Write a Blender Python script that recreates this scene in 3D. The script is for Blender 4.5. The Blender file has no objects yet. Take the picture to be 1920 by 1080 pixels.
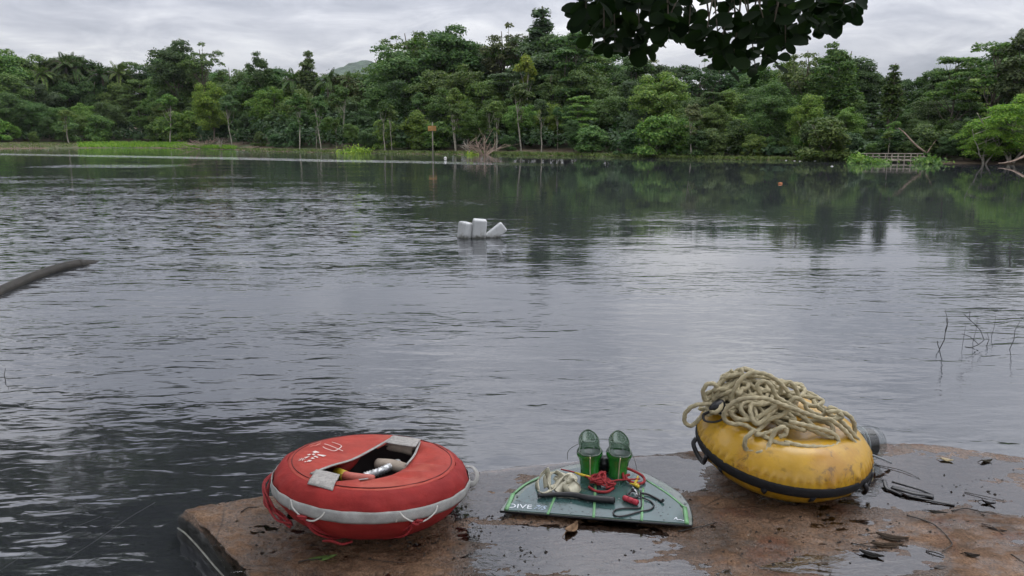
import bpy, bmesh, math, random
import numpy as np
from mathutils import Vector, Matrix, Euler

R = math.radians
scene = bpy.context.scene
col = scene.collection

# ------------------------------------------------------------------ camera
FPX, PITCH, HCAM, WZ = 1423.0, R(11.29), 1.55, -0.11
cam_d = bpy.data.cameras.new('camera')
cam_d.sensor_width = 36.0
cam_d.lens = 36.0 * FPX / 1920.0
cam_d.clip_start = 0.05
cam_d.clip_end = 9000
cam = bpy.data.objects.new('camera', cam_d)
col.objects.link(cam)
cam.location = (0, 0, HCAM)
cam.rotation_euler = (R(90) - PITCH, 0, 0)
scene.camera = cam

# ------------------------------------------------------------------ world, sun, exposure
SUN_EL, SUN_ROT = R(62), R(25)
world = bpy.data.worlds.new('World')
scene.world = world
world.use_nodes = True
wn = world.node_tree
wn.nodes.clear()


def N(tree, kind, **kw):
    n = tree.nodes.new(kind)
    for k, v in kw.items():
        if k in ('operation', 'blend_type', 'data_type', 'noise_dimensions', 'sky_type', 'interpolation_type', 'feature',
                 'wave_type', 'bands_direction', 'voronoi_dimensions', 'clamp', 'sun_disc', 'sun_elevation', 'sun_rotation',
                 'air_density', 'dust_density', 'ozone_density', 'altitude', 'attribute_name', 'normalize', 'distance'):
            setattr(n, k, v)
        else:
            n.inputs[k].default_value = v
    return n


def L(tree, a, b):
    tree.links.new(a, b)


def mth(tree, op, a, b=None, c=None):
    n = tree.nodes.new('ShaderNodeMath')
    n.operation = op
    for i, v in enumerate((a, b, c)):
        if v is None:
            continue
        if isinstance(v, (int, float)):
            n.inputs[i].default_value = v
        else:
            tree.links.new(v, n.inputs[i])
    return n.outputs[0]


def mixc(tree, fac, a, b, blend='MIX'):
    n = tree.nodes.new('ShaderNodeMix')
    n.data_type = 'RGBA'
    n.blend_type = blend
    for idx, v in ((0, fac), (6, a), (7, b)):
        if isinstance(v, (int, float)):
            n.inputs[idx].default_value = v
        elif isinstance(v, (tuple, list)):
            n.inputs[idx].default_value = tuple(v) + ((1,) if len(v) == 3 else ())
        else:
            tree.links.new(v, n.inputs[idx])
    return n.outputs[2]


def ramp(tree, fac, stops):
    n = tree.nodes.new('ShaderNodeValToRGB')
    el = n.color_ramp.elements
    while len(el) < len(stops):
        el.new(0.5)
    for e, (p, c) in zip(el, stops):
        e.position = p
        e.color = (c, c, c, 1) if isinstance(c, (int, float)) else tuple(c) + (1,)
    tree.links.new(fac, n.inputs[0])
    return n.outputs[0]


def smooth(tree, v, lo, hi, a=0.0, b=1.0):
    n = tree.nodes.new('ShaderNodeMapRange')
    n.interpolation_type = 'SMOOTHSTEP'
    n.inputs[1].default_value, n.inputs[2].default_value = lo, hi
    n.inputs[3].default_value, n.inputs[4].default_value = a, b
    tree.links.new(v, n.inputs[0])
    return n.outputs[0]


def mapping(tree, src, scale=(1, 1, 1), rot=(0, 0, 0), loc=(0, 0, 0)):
    n = tree.nodes.new('ShaderNodeMapping')
    n.inputs['Scale'].default_value = scale
    n.inputs['Rotation'].default_value = rot
    n.inputs['Location'].default_value = loc
    tree.links.new(src, n.inputs[0])
    return n.outputs[0]


def noise(tree, vec, scale, detail=3.0, rough=0.5, dist=0.0):
    n = tree.nodes.new('ShaderNodeTexNoise')
    n.inputs['Scale'].default_value = scale
    n.inputs['Detail'].default_value = detail
    n.inputs['Roughness'].default_value = rough
    n.inputs['Distortion'].default_value = dist
    if vec is not None:
        tree.links.new(vec, n.inputs['Vector'])
    return n.outputs['Fac']


# overcast sky: Nishita daylight almost wholly veiled by a procedural cloud deck (brighter towards the zenith, as overcast skies are)
sky = N(wn, 'ShaderNodeTexSky', sky_type='NISHITA', sun_disc=False, sun_elevation=SUN_EL, sun_rotation=SUN_ROT)
tc = wn.nodes.new('ShaderNodeTexCoord')
sep = wn.nodes.new('ShaderNodeSeparateXYZ')
L(wn, tc.outputs['Generated'], sep.inputs[0])
zc = mth(wn, 'MAXIMUM', sep.outputs[2], 0.0)
zd = mth(wn, 'ADD', zc, 0.24)
cx_ = mth(wn, 'DIVIDE', sep.outputs[0], zd)
cy_ = mth(wn, 'DIVIDE', sep.outputs[1], zd)
cmb = wn.nodes.new('ShaderNodeCombineXYZ')
L(wn, cx_, cmb.inputs[0])
L(wn, cy_, cmb.inputs[1])
c1 = noise(wn, mapping(wn, cmb.outputs[0], (0.95, 1.0, 1), loc=(3.1, 1.7, 0)), 1.0, 8, 0.55, 0.5)
c2 = noise(wn, mapping(wn, cmb.outputs[0], (1.2, 1.5, 1), loc=(7.3, 2.2, 0)), 2.6, 7, 0.6, 0.7)
cl = mth(wn, 'ADD', mth(wn, 'MULTIPLY', c1, 0.65), mth(wn, 'MULTIPLY', c2, 0.35))
cloud = ramp(wn, cl, [(0.38, (3.6, 3.8, 4.4)), (0.46, (4.9, 5.05, 5.65)), (0.53, (6.4, 6.5, 7.0)), (0.61, (8.4, 8.45, 8.65))])
grad = mth(wn, 'ADD', 0.57, mth(wn, 'MULTIPLY', zc, 4.2))
cloudg = mixc(wn, 1.0, cloud, mth(wn, 'MULTIPLY', grad, 1.0), 'MULTIPLY')
skyc = mixc(wn, 0.93, sky.outputs[0], cloudg)
bg = N(wn, 'ShaderNodeBackground', Strength=0.107)
L(wn, skyc, bg.inputs[0])
wo = wn.nodes.new('ShaderNodeOutputWorld')
L(wn, bg.outputs[0], wo.inputs[0])

sun_d = bpy.data.lights.new('sun', 'SUN')
sun_d.energy = 0.9
sun_d.angle = R(35)
sun_d.color = (1.0, 0.96, 0.9)
sun = bpy.data.objects.new('sun', sun_d)
col.objects.link(sun)
sun.rotation_euler = (R(90) - SUN_EL, 0, -SUN_ROT + R(180))
sun.rotation_euler = Vector((math.sin(SUN_ROT) * math.cos(SUN_EL), math.cos(SUN_ROT) * math.cos(SUN_EL), math.sin(SUN_EL))).to_track_quat('Z', 'Y').to_euler()

vs = scene.view_settings
vs.view_transform = 'Standard'
vs.look = 'None'
vs.exposure = 0.0
vs.gamma = 1.0
vs.use_curve_mapping = False
scene.render.engine = 'CYCLES'
scene.cycles.max_bounces = 6
scene.cycles.diffuse_bounces = 2
scene.cycles.glossy_bounces = 3
scene.cycles.transmission_bounces = 5
scene.cycles.adaptive_threshold = 0.02
scene.cycles.transparent_max_bounces = 12
scene.cycles.use_denoising = True
scene.cycles.sample_clamp_indirect = 6.0

# ------------------------------------------------------------------ helpers
def ray(x, y):
    u, v = (x - 960) / FPX, (540 - y) / FPX
    return np.array([u, math.cos(PITCH) + v * math.sin(PITCH), -math.sin(PITCH) + v * math.cos(PITCH)])


def px(x, y, z=0.0):
    d = ray(x, y)
    t = (z - HCAM) / d[2]
    return np.array([d[0] * t, d[1] * t, z])


def pxd(x, y, Y):
    d = ray(x, y)
    t = Y / d[1]
    return np.array([d[0] * t, Y, HCAM + d[2] * t])


_tab = np.random.RandomState(5).rand(256, 256)


def vnoise(x, y):
    x = np.asarray(x, float); y = np.asarray(y, float)
    xi = np.floor(x).astype(int); yi = np.floor(y).astype(int)
    fx = x - xi; fy = y - yi
    fx = fx * fx * (3 - 2 * fx); fy = fy * fy * (3 - 2 * fy)
    a = _tab[xi % 256, yi % 256]; b = _tab[(xi + 1) % 256, yi % 256]
    c = _tab[xi % 256, (yi + 1) % 256]; d = _tab[(xi + 1) % 256, (yi + 1) % 256]
    return (a * (1 - fx) + b * fx) * (1 - fy) + (c * (1 - fx) + d * fx) * fy


def fbm(x, y, o=4):
    s, a, t = 0, 0.5, 0
    for k in range(o):
        s = s + a * vnoise(x * 2 ** k + 13.7 * k, y * 2 ** k + 7.1 * k)
        t += a
        a *= 0.5
    return s / t


def tag(o, label=None, cat=None, group=None, kind=None):
    for k, v in (('label', label), ('category', cat), ('group', group), ('kind', kind)):
        if v:
            o[k] = v
    return o


def empty(name, loc, rot=(0, 0, 0)):
    o = bpy.data.objects.new(name, None)
    o.location = loc
    o.rotation_euler = rot
    o.empty_display_size = 0.1
    col.objects.link(o)
    return o


def link(name, mesh, m=None, parent=None, smooth_=True):
    if m is not None and not mesh.materials:
        mesh.materials.append(m)
    if smooth_:
        mesh.shade_smooth()
    o = bpy.data.objects.new(name, mesh)
    col.objects.link(o)
    if parent is not None:
        o.parent = parent
    return o


def strand_rope(P, r, pitch=.034):
    P = np.asarray(P, float)
    ds = np.concatenate([[0], np.cumsum(np.linalg.norm(np.diff(P, axis=0), axis=1))])
    u = np.arange(0, ds[-1], .0055)
    Q = np.stack([np.interp(u, ds, P[:, k]) for k in range(3)], 1)
    n, sg = len(Q), 12
    T = np.gradient(Q, axis=0); T /= np.linalg.norm(T, axis=1)[:, None] + 1e-12
    w0 = np.cross(T[0], [0.3, 0.2, 1.0]); w0 /= np.linalg.norm(w0)
    a = np.linspace(0, 2 * math.pi, sg, endpoint=False)
    V = []
    for i in range(n):
        w0 = w0 - T[i] * np.dot(w0, T[i]); w0 /= np.linalg.norm(w0) + 1e-12
        w1 = np.cross(T[i], w0)
        rr = r * (1 + .19 * np.cos(3 * a + 2 * math.pi * u[i] / pitch))
        V.append(Q[i] + (rr * np.cos(a))[:, None] * w0 + (rr * np.sin(a))[:, None] * w1)
    F = [(i * sg + j, i * sg + (j + 1) % sg, (i + 1) * sg + (j + 1) % sg, (i + 1) * sg + j) for i in range(n - 1) for j in range(sg)]
    F += [tuple(range(sg - 1, -1, -1)), tuple(range((n - 1) * sg, n * sg))]
    return MB().add(np.concatenate(V), F)


class MB:
    def __init__(s):
        s.v, s.f, s.n = [], [], 0

    def add(s, v, f):
        v = np.asarray(v, float).reshape(-1, 3)
        s.v.append(v)
        s.f += [tuple(int(i) + s.n for i in q) for q in f]
        s.n += len(v)
        return s

    def tube(s, pts, rad, seg=8, cap=True, flat=1.0, smooth_n=0):
        P = np.asarray(pts, float)
        if smooth_n:
            rr = np.full(len(P), rad) if np.isscalar(rad) else np.asarray(rad, float)
            P, rad = crs(P, smooth_n), np.interp(np.linspace(0, 1, (len(P) - 1) * smooth_n + 1), np.linspace(0, 1, len(rr)), rr)
        n = len(P)
        r = np.full(n, rad) if np.isscalar(rad) else np.asarray(rad, float)
        T = np.gradient(P, axis=0)
        T /= np.linalg.norm(T, axis=1)[:, None] + 1e-12
        up = np.array([0, 0, 1.0]) if abs(T[0][2]) < 0.9 else np.array([1.0, 0, 0])
        u = np.cross(T[0], up); u /= np.linalg.norm(u)
        a = np.linspace(0, 2 * math.pi, seg, endpoint=False)
        V = []
        for i in range(n):
            u = u - T[i] * np.dot(u, T[i])
            u /= np.linalg.norm(u) + 1e-12
            w = np.cross(T[i], u)
            V.append(P[i] + r[i] * (np.cos(a)[:, None] * u + flat * np.sin(a)[:, None] * w))
        V = np.concatenate(V)
        f = []
        for i in range(n - 1):
            for j in range(seg):
                k = (j + 1) % seg
                f.append((i * seg + j, i * seg + k, (i + 1) * seg + k, (i + 1) * seg + j))
        if cap:
            f.append(tuple(range(seg - 1, -1, -1)))
            f.append(tuple(range((n - 1) * seg, n * seg)))
        return s.add(V, f)

    def lathe(s, prof, seg=48, center=(0, 0, 0), fn=None):
        a = np.linspace(0, 2 * math.pi, seg, endpoint=False)
        V = []
        for r, z in prof:
            V.append(np.stack([r * np.cos(a), r * np.sin(a), np.full(seg, z)], 1))
        V = np.concatenate(V)
        if fn is not None:
            V = fn(V)
        V = V + np.asarray(center)
        f = []
        for i in range(len(prof) - 1):
            for j in range(seg):
                k = (j + 1) % seg
                f.append((i * seg + j, i * seg + k, (i + 1) * seg + k, (i + 1) * seg + j))
        return s.add(V, f)

    def box(s, c, size, rot=(0, 0, 0)):
        x, y, z = np.asarray(size) / 2
        V = np.array([(i * x, j * y, k * z) for i in (-1, 1) for j in (-1, 1) for k in (-1, 1)])
        M = np.array(Euler(rot).to_matrix())
        return s.add(V @ M.T + np.asarray(c), [(0, 1, 3, 2), (4, 6, 7, 5), (0, 4, 5, 1), (2, 3, 7, 6), (0, 2, 6, 4), (1, 5, 7, 3)])

    def slab(s, outline, thick):
        P = np.asarray(outline, float)
        n = len(P)
        V = np.concatenate([P, P - np.array([0, 0, thick])])
        f = [tuple(range(n)), tuple(range(2 * n - 1, n - 1, -1))] + [(i, n + i, n + (i + 1) % n, (i + 1) % n) for i in range(n)]
        return s.add(V, f)

    def mesh(s, name):
        m = bpy.data.meshes.new(name)
        m.from_pydata(np.concatenate(s.v).tolist(), [], s.f)
        m.update()
        return m

    def build(s, name, m, parent=None, smooth_=True, off=None):
        if off is not None:
            s.v = [np.concatenate(s.v) - np.asarray(off)]
        return link(name, s.mesh(name), m, parent, smooth_)


def crs(P, k):
    """Catmull-Rom through P, k steps per span."""
    P = np.asarray(P, float)
    Q = np.concatenate([[2 * P[0] - P[1]], P, [2 * P[-1] - P[-2]]])
    out = []
    for i in range(len(P) - 1):
        p0, p1, p2, p3 = Q[i:i + 4]
        for t in np.linspace(0, 1, k, endpoint=False):
            out.append(0.5 * (2 * p1 + (p2 - p0) * t + (2 * p0 - 5 * p1 + 4 * p2 - p3) * t * t + (3 * p1 - p0 - 3 * p2 + p3) * t ** 3))
    out.append(P[-1])
    return np.array(out)


def material(name, base=(0.5, 0.5, 0.5), rough=0.6, var=0.15, vscale=20.0, bump=0.0, bscale=60.0, spec=0.5, coord='Object', second=None, sscale=6.0,
             slo=0.5, shi=0.65, metal=0.0, coat=0.0, sheen=0.0, detail=4):
    m = bpy.data.materials.new(name)
    m.use_nodes = True
    t = m.node_tree
    b = t.nodes['Principled BSDF']
    tcx = t.nodes.new('ShaderNodeTexCoord')
    src = tcx.outputs[coord]
    nz = noise(t, src, vscale, detail, 0.6)
    f = smooth(t, nz, 0.3, 0.7, 1 - var, 1 + var)
    c = mixc(t, 1.0, base, f, 'MULTIPLY')
    if second is not None:
        n2 = noise(t, src, sscale, 5, 0.6, 0.3)
        c = mixc(t, smooth(t, n2, slo, shi), c, second)
    L(t, c, b.inputs['Base Color'])
    b.inputs['Roughness'].default_value = rough
    b.inputs['Specular IOR Level'].default_value = spec
    b.inputs['Metallic'].default_value = metal
    b.inputs['Coat Weight'].default_value = coat
    b.inputs['Coat Roughness'].default_value = 0.15
    if sheen:
        b.inputs['Sheen Weight'].default_value = sheen
    if bump:
        bn = t.nodes.new('ShaderNodeBump')
        bn.inputs['Distance'].default_value = bump
        L(t, noise(t, src, bscale, 4, 0.6), bn.inputs['Height'])
        L(t, bn.outputs[0], b.inputs['Normal'])
    return m


def leaf_material(name, trans=0.26, rough=0.6, spec=0.14, use_object=True, base=(0.05, 0.09, 0.03), var=0.35):
    m = bpy.data.materials.new(name)
    m.use_nodes = True
    t = m.node_tree
    b = t.nodes['Principled BSDF']
    g = t.nodes.new('ShaderNodeNewGeometry')
    oi = t.nodes.new('ShaderNodeObjectInfo')
    rnd = smooth(t, g.outputs['Random Per Island'], 0, 1, 1 - var, 1 + var)
    hs = t.nodes.new('ShaderNodeHueSaturation')
    L(t, smooth(t, g.outputs['Random Per Island'], 0, 1, 0.525, 0.48), hs.inputs['Hue'])
    if use_object:
        L(t, oi.outputs['Color'], hs.inputs['Color'])
    else:
        hs.inputs['Color'].default_value = base + (1,)
    c = mixc(t, 1.0, hs.outputs[0], rnd, 'MULTIPLY')
    L(t, c, b.inputs['Base Color'])
    b.inputs['Roughness'].default_value = rough
    b.inputs['Specular IOR Level'].default_value = spec
    if trans:
        tr = t.nodes.new('ShaderNodeBsdfTranslucent')
        L(t, mixc(t, 1.0, c, (1.2, 1.5, 0.6), 'MULTIPLY'), tr.inputs[0])
        ms = t.nodes.new('ShaderNodeMixShader')
        ms.inputs[0].default_value = trans
        L(t, b.outputs[0], ms.inputs[1])
        L(t, tr.outputs[0], ms.inputs[2])
        L(t, ms.outputs[0], t.nodes['Material Output'].inputs[0])
    return m


# ------------------------------------------------------------------ water
def water_material():
    m = bpy.data.materials.new('lake water')
    m.use_nodes = True
    t = m.node_tree
    b = t.nodes['Principled BSDF']
    b.inputs['Base Color'].default_value = (0.031, 0.034, 0.038, 1)
    b.inputs['Roughness'].default_value = 0.055
    b.inputs['IOR'].default_value = 2.15
    g = t.nodes.new('ShaderNodeNewGeometry')
    pos = g.outputs['Position']
    sp = t.nodes.new('ShaderNodeSeparateXYZ')
    L(t, pos, sp.inputs[0])
    X, Y = sp.outputs[0], sp.outputs[1]
    L(t, smooth(t, Y, 6.0, 13.0, 0.055, 0.012), b.inputs['Roughness'])
    # wind patches
    wob = noise(t, mapping(t, pos, (0.05, 0.10, 1)), 1.0, 3, 0.5)
    Yw = mth(t, 'MULTIPLY', Y, smooth(t, wob, 0.2, 0.8, 0.72, 1.3))
    patch = noise(t, mapping(t, pos, (0.16, 0.42, 1), rot=(0, 0, 0.15)), 1.0, 3, 0.55)
    near = smooth(t, Yw, 4.0, 10.0, 0.75, 0.8)
    belt = mth(t, 'MULTIPLY', smooth(t, Y, 9.0, 13.0), 0.75)
    near = mth(t, 'ADD', near, belt)
    # the ruffled belt reaches farther out over one half of the lake than over the other
    Ys = mth(t, 'ADD', Y, mth(t, 'MULTIPLY', X, 0.5))
    Ys = mth(t, 'MULTIPLY', Ys, smooth(t, wob, 0.25, 0.75, 0.82, 1.18))
    calm = smooth(t, Ys, 11.5, 25.0, 1.0, 0.13)
    pm = smooth(t, patch, 0.36, 0.66, 0.22, 1.2)
    amp = mth(t, 'MULTIPLY', mth(t, 'MULTIPLY', near, calm), pm)
    # breeze streaks far out
    st = mth(t, 'ADD', Y, mth(t, 'MULTIPLY', X, 0.55))
    st = mth(t, 'ADD', st, mth(t, 'MULTIPLY', noise(t, mapping(t, pos, (0.05, 0.02, 1)), 1.0, 2), 5.0))
    s1 = mth(t, 'MULTIPLY', smooth(t, st, 47.0, 48.0), smooth(t, st, 51.0, 52.5, 1.0, 0.0))
    s1 = mth(t, 'MULTIPLY', s1, smooth(t, X, -2.0, 4.0, 1.0, 0.0))
    s2 = mth(t, 'MULTIPLY', smooth(t, Y, 41.0, 43.0), smooth(t, Y, 45.0, 47.0, 1.0, 0.0))
    s2 = mth(t, 'MULTIPLY', s2, mth(t, 'MULTIPLY', smooth(t, X, -28.0, -25.0), smooth(t, X, -21.0, -18.0, 1.0, 0.0)))
    amp = mth(t, 'ADD', amp, mth(t, 'ADD', mth(t, 'MULTIPLY', s1, 4.0), mth(t, 'MULTIPLY', s2, 1.6)))
    # ripples
    v1 = mapping(t, pos, (2.5, 6.4, 1), rot=(0, 0, -0.20))
    v2 = mapping(t, pos, (5.5, 13.0, 1), rot=(0, 0, 0.14))
    v3 = mapping(t, pos, (9.0, 22.0, 1), rot=(0, 0, -0.06))
    v0 = mapping(t, pos, (0.35, 1.1, 1), rot=(0, 0, -0.3))
    n0 = mth(t, 'MULTIPLY', noise(t, v0, 1.0, 2, 0.5), 0.022)
    n1 = mth(t, 'MULTIPLY', noise(t, v1, 1.0, 2, 0.45, 0.5), 0.030)
    n2 = mth(t, 'MULTIPLY', noise(t, v2, 1.0, 2, 0.5, 0.4), 0.0105)
    n3 = mth(t, 'MULTIPLY', noise(t, v3, 1.0, 1, 0.5), 0.0030)
    h = mth(t, 'ADD', mth(t, 'ADD', n0, n1), mth(t, 'ADD', n2, n3))
    bear = mth(t, 'DIVIDE', X, mth(t, 'MAXIMUM', Y, 1.0))
    lft = smooth(t, bear, -0.28, 0.10, 1.0, 0.0)
    boost = mth(t, 'MULTIPLY', mth(t, 'MULTIPLY', lft, smooth(t, Y, 8.0, 14.0, 1.0, 0.0)), 0.3)
    amp = mth(t, 'MULTIPLY', amp, mth(t, 'ADD', 1.0, mth(t, 'MULTIPLY', smooth(t, Y, 7.0, 11.0), mth(t, 'MULTIPLY', mth(t, 'SUBTRACT', lft, 1.0), 0.62))))
    amp = mth(t, 'MULTIPLY', mth(t, 'MULTIPLY', amp, 0.46), mth(t, 'ADD', boost, smooth(t, Y, 5.0, 12.0, 1.35, 0.75)))
    h = mth(t, 'MULTIPLY', h, amp)
    bn = t.nodes.new('ShaderNodeBump')
    bn.inputs['Distance'].default_value = 1.0
    bn.inputs['Strength'].default_value = 1.0
    L(t, h, bn.inputs['Height'])
    # farther out single wavelets are finer than a pixel: their slopes as a random field
    nc = t.nodes.new('ShaderNodeTexNoise')
    nc.inputs['Scale'].default_value = 1.0; nc.inputs['Detail'].default_value = 2.0
    L(t, mapping(t, pos, (7.0, 19.0, 1), rot=(0, 0, 0.05)), nc.inputs['Vector'])
    nd = t.nodes.new('ShaderNodeTexNoise')
    nd.inputs['Scale'].default_value = 1.0; nd.inputs['Detail'].default_value = 2.0
    L(t, mapping(t, pos, (2.4, 7.5, 1), rot=(0, 0, -0.07)), nd.inputs['Vector'])
    vm = t.nodes.new('ShaderNodeVectorMath'); vm.operation = 'SUBTRACT'; vm.inputs[1].default_value = (.5, .5, .5)
    L(t, mixc(t, 0.48, nc.outputs['Color'], nd.outputs['Color']), vm.inputs[0])
    vx = t.nodes.new('ShaderNodeSeparateXYZ'); L(t, vm.outputs[0], vx.inputs[0])
    fa = mth(t, 'MULTIPLY', mth(t, 'MULTIPLY', amp, smooth(t, Y, 6.0, 15.0)), mth(t, 'ADD', 0.95, mth(t, 'MULTIPLY', lft, 2.6)))
    cb = t.nodes.new('ShaderNodeCombineXYZ'); cb.inputs[2].default_value = 1.0
    L(t, mth(t, 'MULTIPLY', mth(t, 'MULTIPLY', vx.outputs[0], fa), 0.35), cb.inputs[0])
    L(t, mth(t, 'MULTIPLY', vx.outputs[1], fa), cb.inputs[1])
    nm_ = t.nodes.new('ShaderNodeVectorMath'); nm_.operation = 'NORMALIZE'
    L(t, cb.outputs[0], nm_.inputs[0])
    L(t, nm_.outputs[0], bn.inputs['Normal'])
    L(t, bn.outputs[0], b.inputs['Normal'])
    return m


wm = MB()
wm.add([(-400, -60, WZ), (400, -60, WZ), (400, 260, WZ), (-400, 260, WZ)], [(0, 1, 2, 3)])
tag(wm.build('lake_water', water_material(), None, False), 'dark rippled lake water reflecting forest and cloud', None, None, 'structure')

# ------------------------------------------------------------------ terrain round the lake
SHORE = [(-200, 277), (0, 279), (140, 277.5), (300, 277.5), (420, 280), (480, 283), (600, 286), (760, 288.5), (900, 290), (1050, 292), (1180, 295),
         (1300, 298), (1500, 301), (1620, 304), (1760, 306), (1920, 308.5)]
_saz, _srg = [], []
for x, y in SHORE:
    p = px(x, y, WZ)
    _saz.append(math.atan2(p[0], p[1])); _srg.append(math.hypot(p[0], p[1]))
_saz = [-math.pi, R(-120), R(-95), R(-75), R(-62), R(-52), R(-44)] + _saz + [R(48), R(62), R(75), R(95), R(120), math.pi]
_srg = [2.0, 2.5, 7, 15, 22, 55, 100] + _srg + [47, 34, 18, 6, 2.5, 2.0]


def shore_r(az):
    return np.interp(az, _saz, _srg)


def gz(x, y):
    """ground height at x, y"""
    az, r = np.arctan2(x, y), np.hypot(x, y)
    d = r - shore_r(az)
    up = np.clip(d, 0, None)
    return np.where(d < 0, WZ + np.maximum(d * 0.25, -1.6), WZ + 0.03 + 0.35 * (1 - np.exp(-up / 9.0)) + 0.035 * np.minimum(up, 300)) + 0.05 * (fbm(x * 0.4, y * 0.4) - 0.5) * (d > 0.5)


NA = 300
azs = np.linspace(-math.pi, math.pi, NA, endpoint=False)
rows = []
fr = [0.0, 0.5, 0.85, 0.94, 0.975, 0.995]
ab = [0.3, 1.2, 2.5, 4.5, 8, 14, 25, 45, 90, 200, 600, 1800, 4500]
for k in fr:
    rows.append(shore_r(azs) * k)
for k in ab:
    rows.append(shore_r(azs) + k)
tv, tf = [], []
for rr in rows:
    x, y = rr * np.sin(azs), rr * np.cos(azs)
    tv.append(np.stack([x, y, gz(x, y)], 1))
for i in range(len(rows) - 1):
    for j in range(NA):
        k = (j + 1) % NA
        tf.append((i * NA + j, (i + 1) * NA + j, (i + 1) * NA + k, i * NA + k))
soil = material('bank soil', (0.085, 0.062, 0.04), 0.9, 0.3, 0.6, 0.03, 2.0, 0.2, 'Object', (0.045, 0.06, 0.022), 0.15, 0.45, 0.6)
tag(MB().add(np.concatenate(tv), tf).build('ground', soil), 'earth banks round the lake under the forest', None, None, 'structure')

# far wooded hill
hx = np.linspace(-700, 250, 90)
hv, hf = [], []
for k, t in enumerate(np.linspace(0, 1, 26)):
    y = 1150 + 700 * t
    bell = math.sin(min(1, t * 1.3) * math.pi / 2 if t < .77 else math.pi * (1 - t) / .46) if t < 1 else 0
    ht = (128 * np.exp(-((hx + 300) / 150) ** 2) + 45 * np.exp(-((hx + 560) / 150) ** 2) + 40 * np.exp(-(hx / 160) ** 2)) * max(bell, 0)
    ht = ht * (0.75 + 0.5 * fbm(hx * 0.013, np.full_like(hx, y * 0.013), 4)) + 9 * fbm(hx * 0.12, np.full_like(hx, y * .1), 3) * (ht > 4)
    hv.append(np.stack([hx, np.full_like(hx, y), ht], 1))
for i in range(25):
    for j in range(89):
        hf.append((i * 90 + j, i * 90 + j + 1, (i + 1) * 90 + j + 1, (i + 1) * 90 + j))
tag(MB().add(np.concatenate(hv), hf).build('hill', material('hill forest', (0.05, 0.075, 0.05), 0.95, 0.5, 0.06, 3, 0.12, 0.1)), 'low wooded hill far behind the trees', None, None, 'structure')

# ------------------------------------------------------------------ forest: tree kinds
bark_dark = material('bark brown', (0.10, 0.085, 0.065), 0.9, 0.35, 3, 0.03, 6, 0.2)
bark_pale = material('bark pale', (0.25, 0.23, 0.185), 0.85, 0.3, 2, 0.02, 5, 0.2)
bark_dead = material('dead wood', (0.27, 0.20, 0.155), 0.9, 0.3, 3, 0.01, 6, 0.2)
leafmat = leaf_material('forest leaf')


def leaf_mesh(name, P, Nr, S, rng, aspect=0.62, bend=0.12):
    n = len(P)
    Nr = Nr / (np.linalg.norm(Nr, axis=1)[:, None] + 1e-9)
    t = np.cross(Nr, rng.normal(size=(n, 3)))
    t /= np.linalg.norm(t, axis=1)[:, None] + 1e-9
    b = np.cross(Nr, t)
    S = np.asarray(S)[:, None] if not np.isscalar(S) else S
    V = np.stack([P - t * S * .5, P + b * S * .5 * aspect - Nr * S * bend + t * S * .06, P + t * S * .5 - Nr * S * bend * .5, P - b * S * .5 * aspect - Nr * S * bend + t * S * .06], 1).reshape(-1, 3)
    m = bpy.data.meshes.new(name)
    m.vertices.add(4 * n)
    m.vertices.foreach_set('co', V.ravel())
    m.loops.add(4 * n)
    m.loops.foreach_set('vertex_index', np.arange(4 * n))
    m.polygons.add(n)
    m.polygons.foreach_set('loop_start', np.arange(n) * 4)
    m.update(calc_edges=True)
    m.validate()
    m.materials.append(leafmat)
    return m


def fill_clumps(rng, clumps, size, dens=1.0, upw=0.5):
    """leaf points over the upper shells of many ellipsoid clumps: (centre, rx, rz, count)"""
    P, Nn, S = [], [], []
    for c, rx, rz, n in clumps:
        n = int(n * dens)
        d = rng.normal(size=(n, 3))
        d /= np.linalg.norm(d, axis=1)[:, None]
        d[:, 2] = np.where(d[:, 2] < -0.35, -d[:, 2], d[:, 2])
        r = rng.uniform(0.45, 1.0, n) ** 0.6 * (1 + 0.22 * rng.normal(size=n) * 0.6)
        p = d * r[:, None] * np.array([rx, rx, rz])
        P.append(p + c)
        Nn.append(d * 0.8 + np.array([0, 0, upw]) + rng.normal(size=(n, 3)) * 0.45)
        S.append(size * rng.uniform(0.6, 1.35, n))
    return np.concatenate(P), np.concatenate(Nn), np.concatenate(S)


def trunk_tubes(mb, rng, H, r0, lean, targets, fork=0.45, wig=0.03):
    pts = [np.array([0, 0, -0.6])]
    for k in range(1, 8):
        t = k / 7
        pts.append(np.array([lean[0] * t + rng.normal() * wig * H * .3, lean[1] * t + rng.normal() * wig * H * .3, H * t]))
    pts = np.array(pts)
    mb.tube(pts, np.linspace(r0, r0 * 0.25, len(pts)), 7, smooth_n=3)
    for tg in targets:
        k = int(np.clip((tg[2] / H - rng.uniform(.1, .3)) * 7, 2, 6))
        a = pts[k]
        mid = (a + tg) / 2 + np.array([0, 0, -0.06 * H * rng.rand()]) + rng.normal(size=3) * 0.02 * H
        mb.tube([a, mid, tg], np.linspace(r0 * .42, r0 * .1, 3), 5, smooth_n=4)


PROTO = {}


def proto(kind, trunk_mb, P, Nn, S, rng, H, W, bark, aspect=0.62):
    tm = trunk_mb.mesh('trunk'); tm.materials.append(bark); tm.shade_smooth()
    PROTO.setdefault(kind, []).append((tm, leaf_mesh('crown', P, Nn, S, rng, aspect), H, W))


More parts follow.
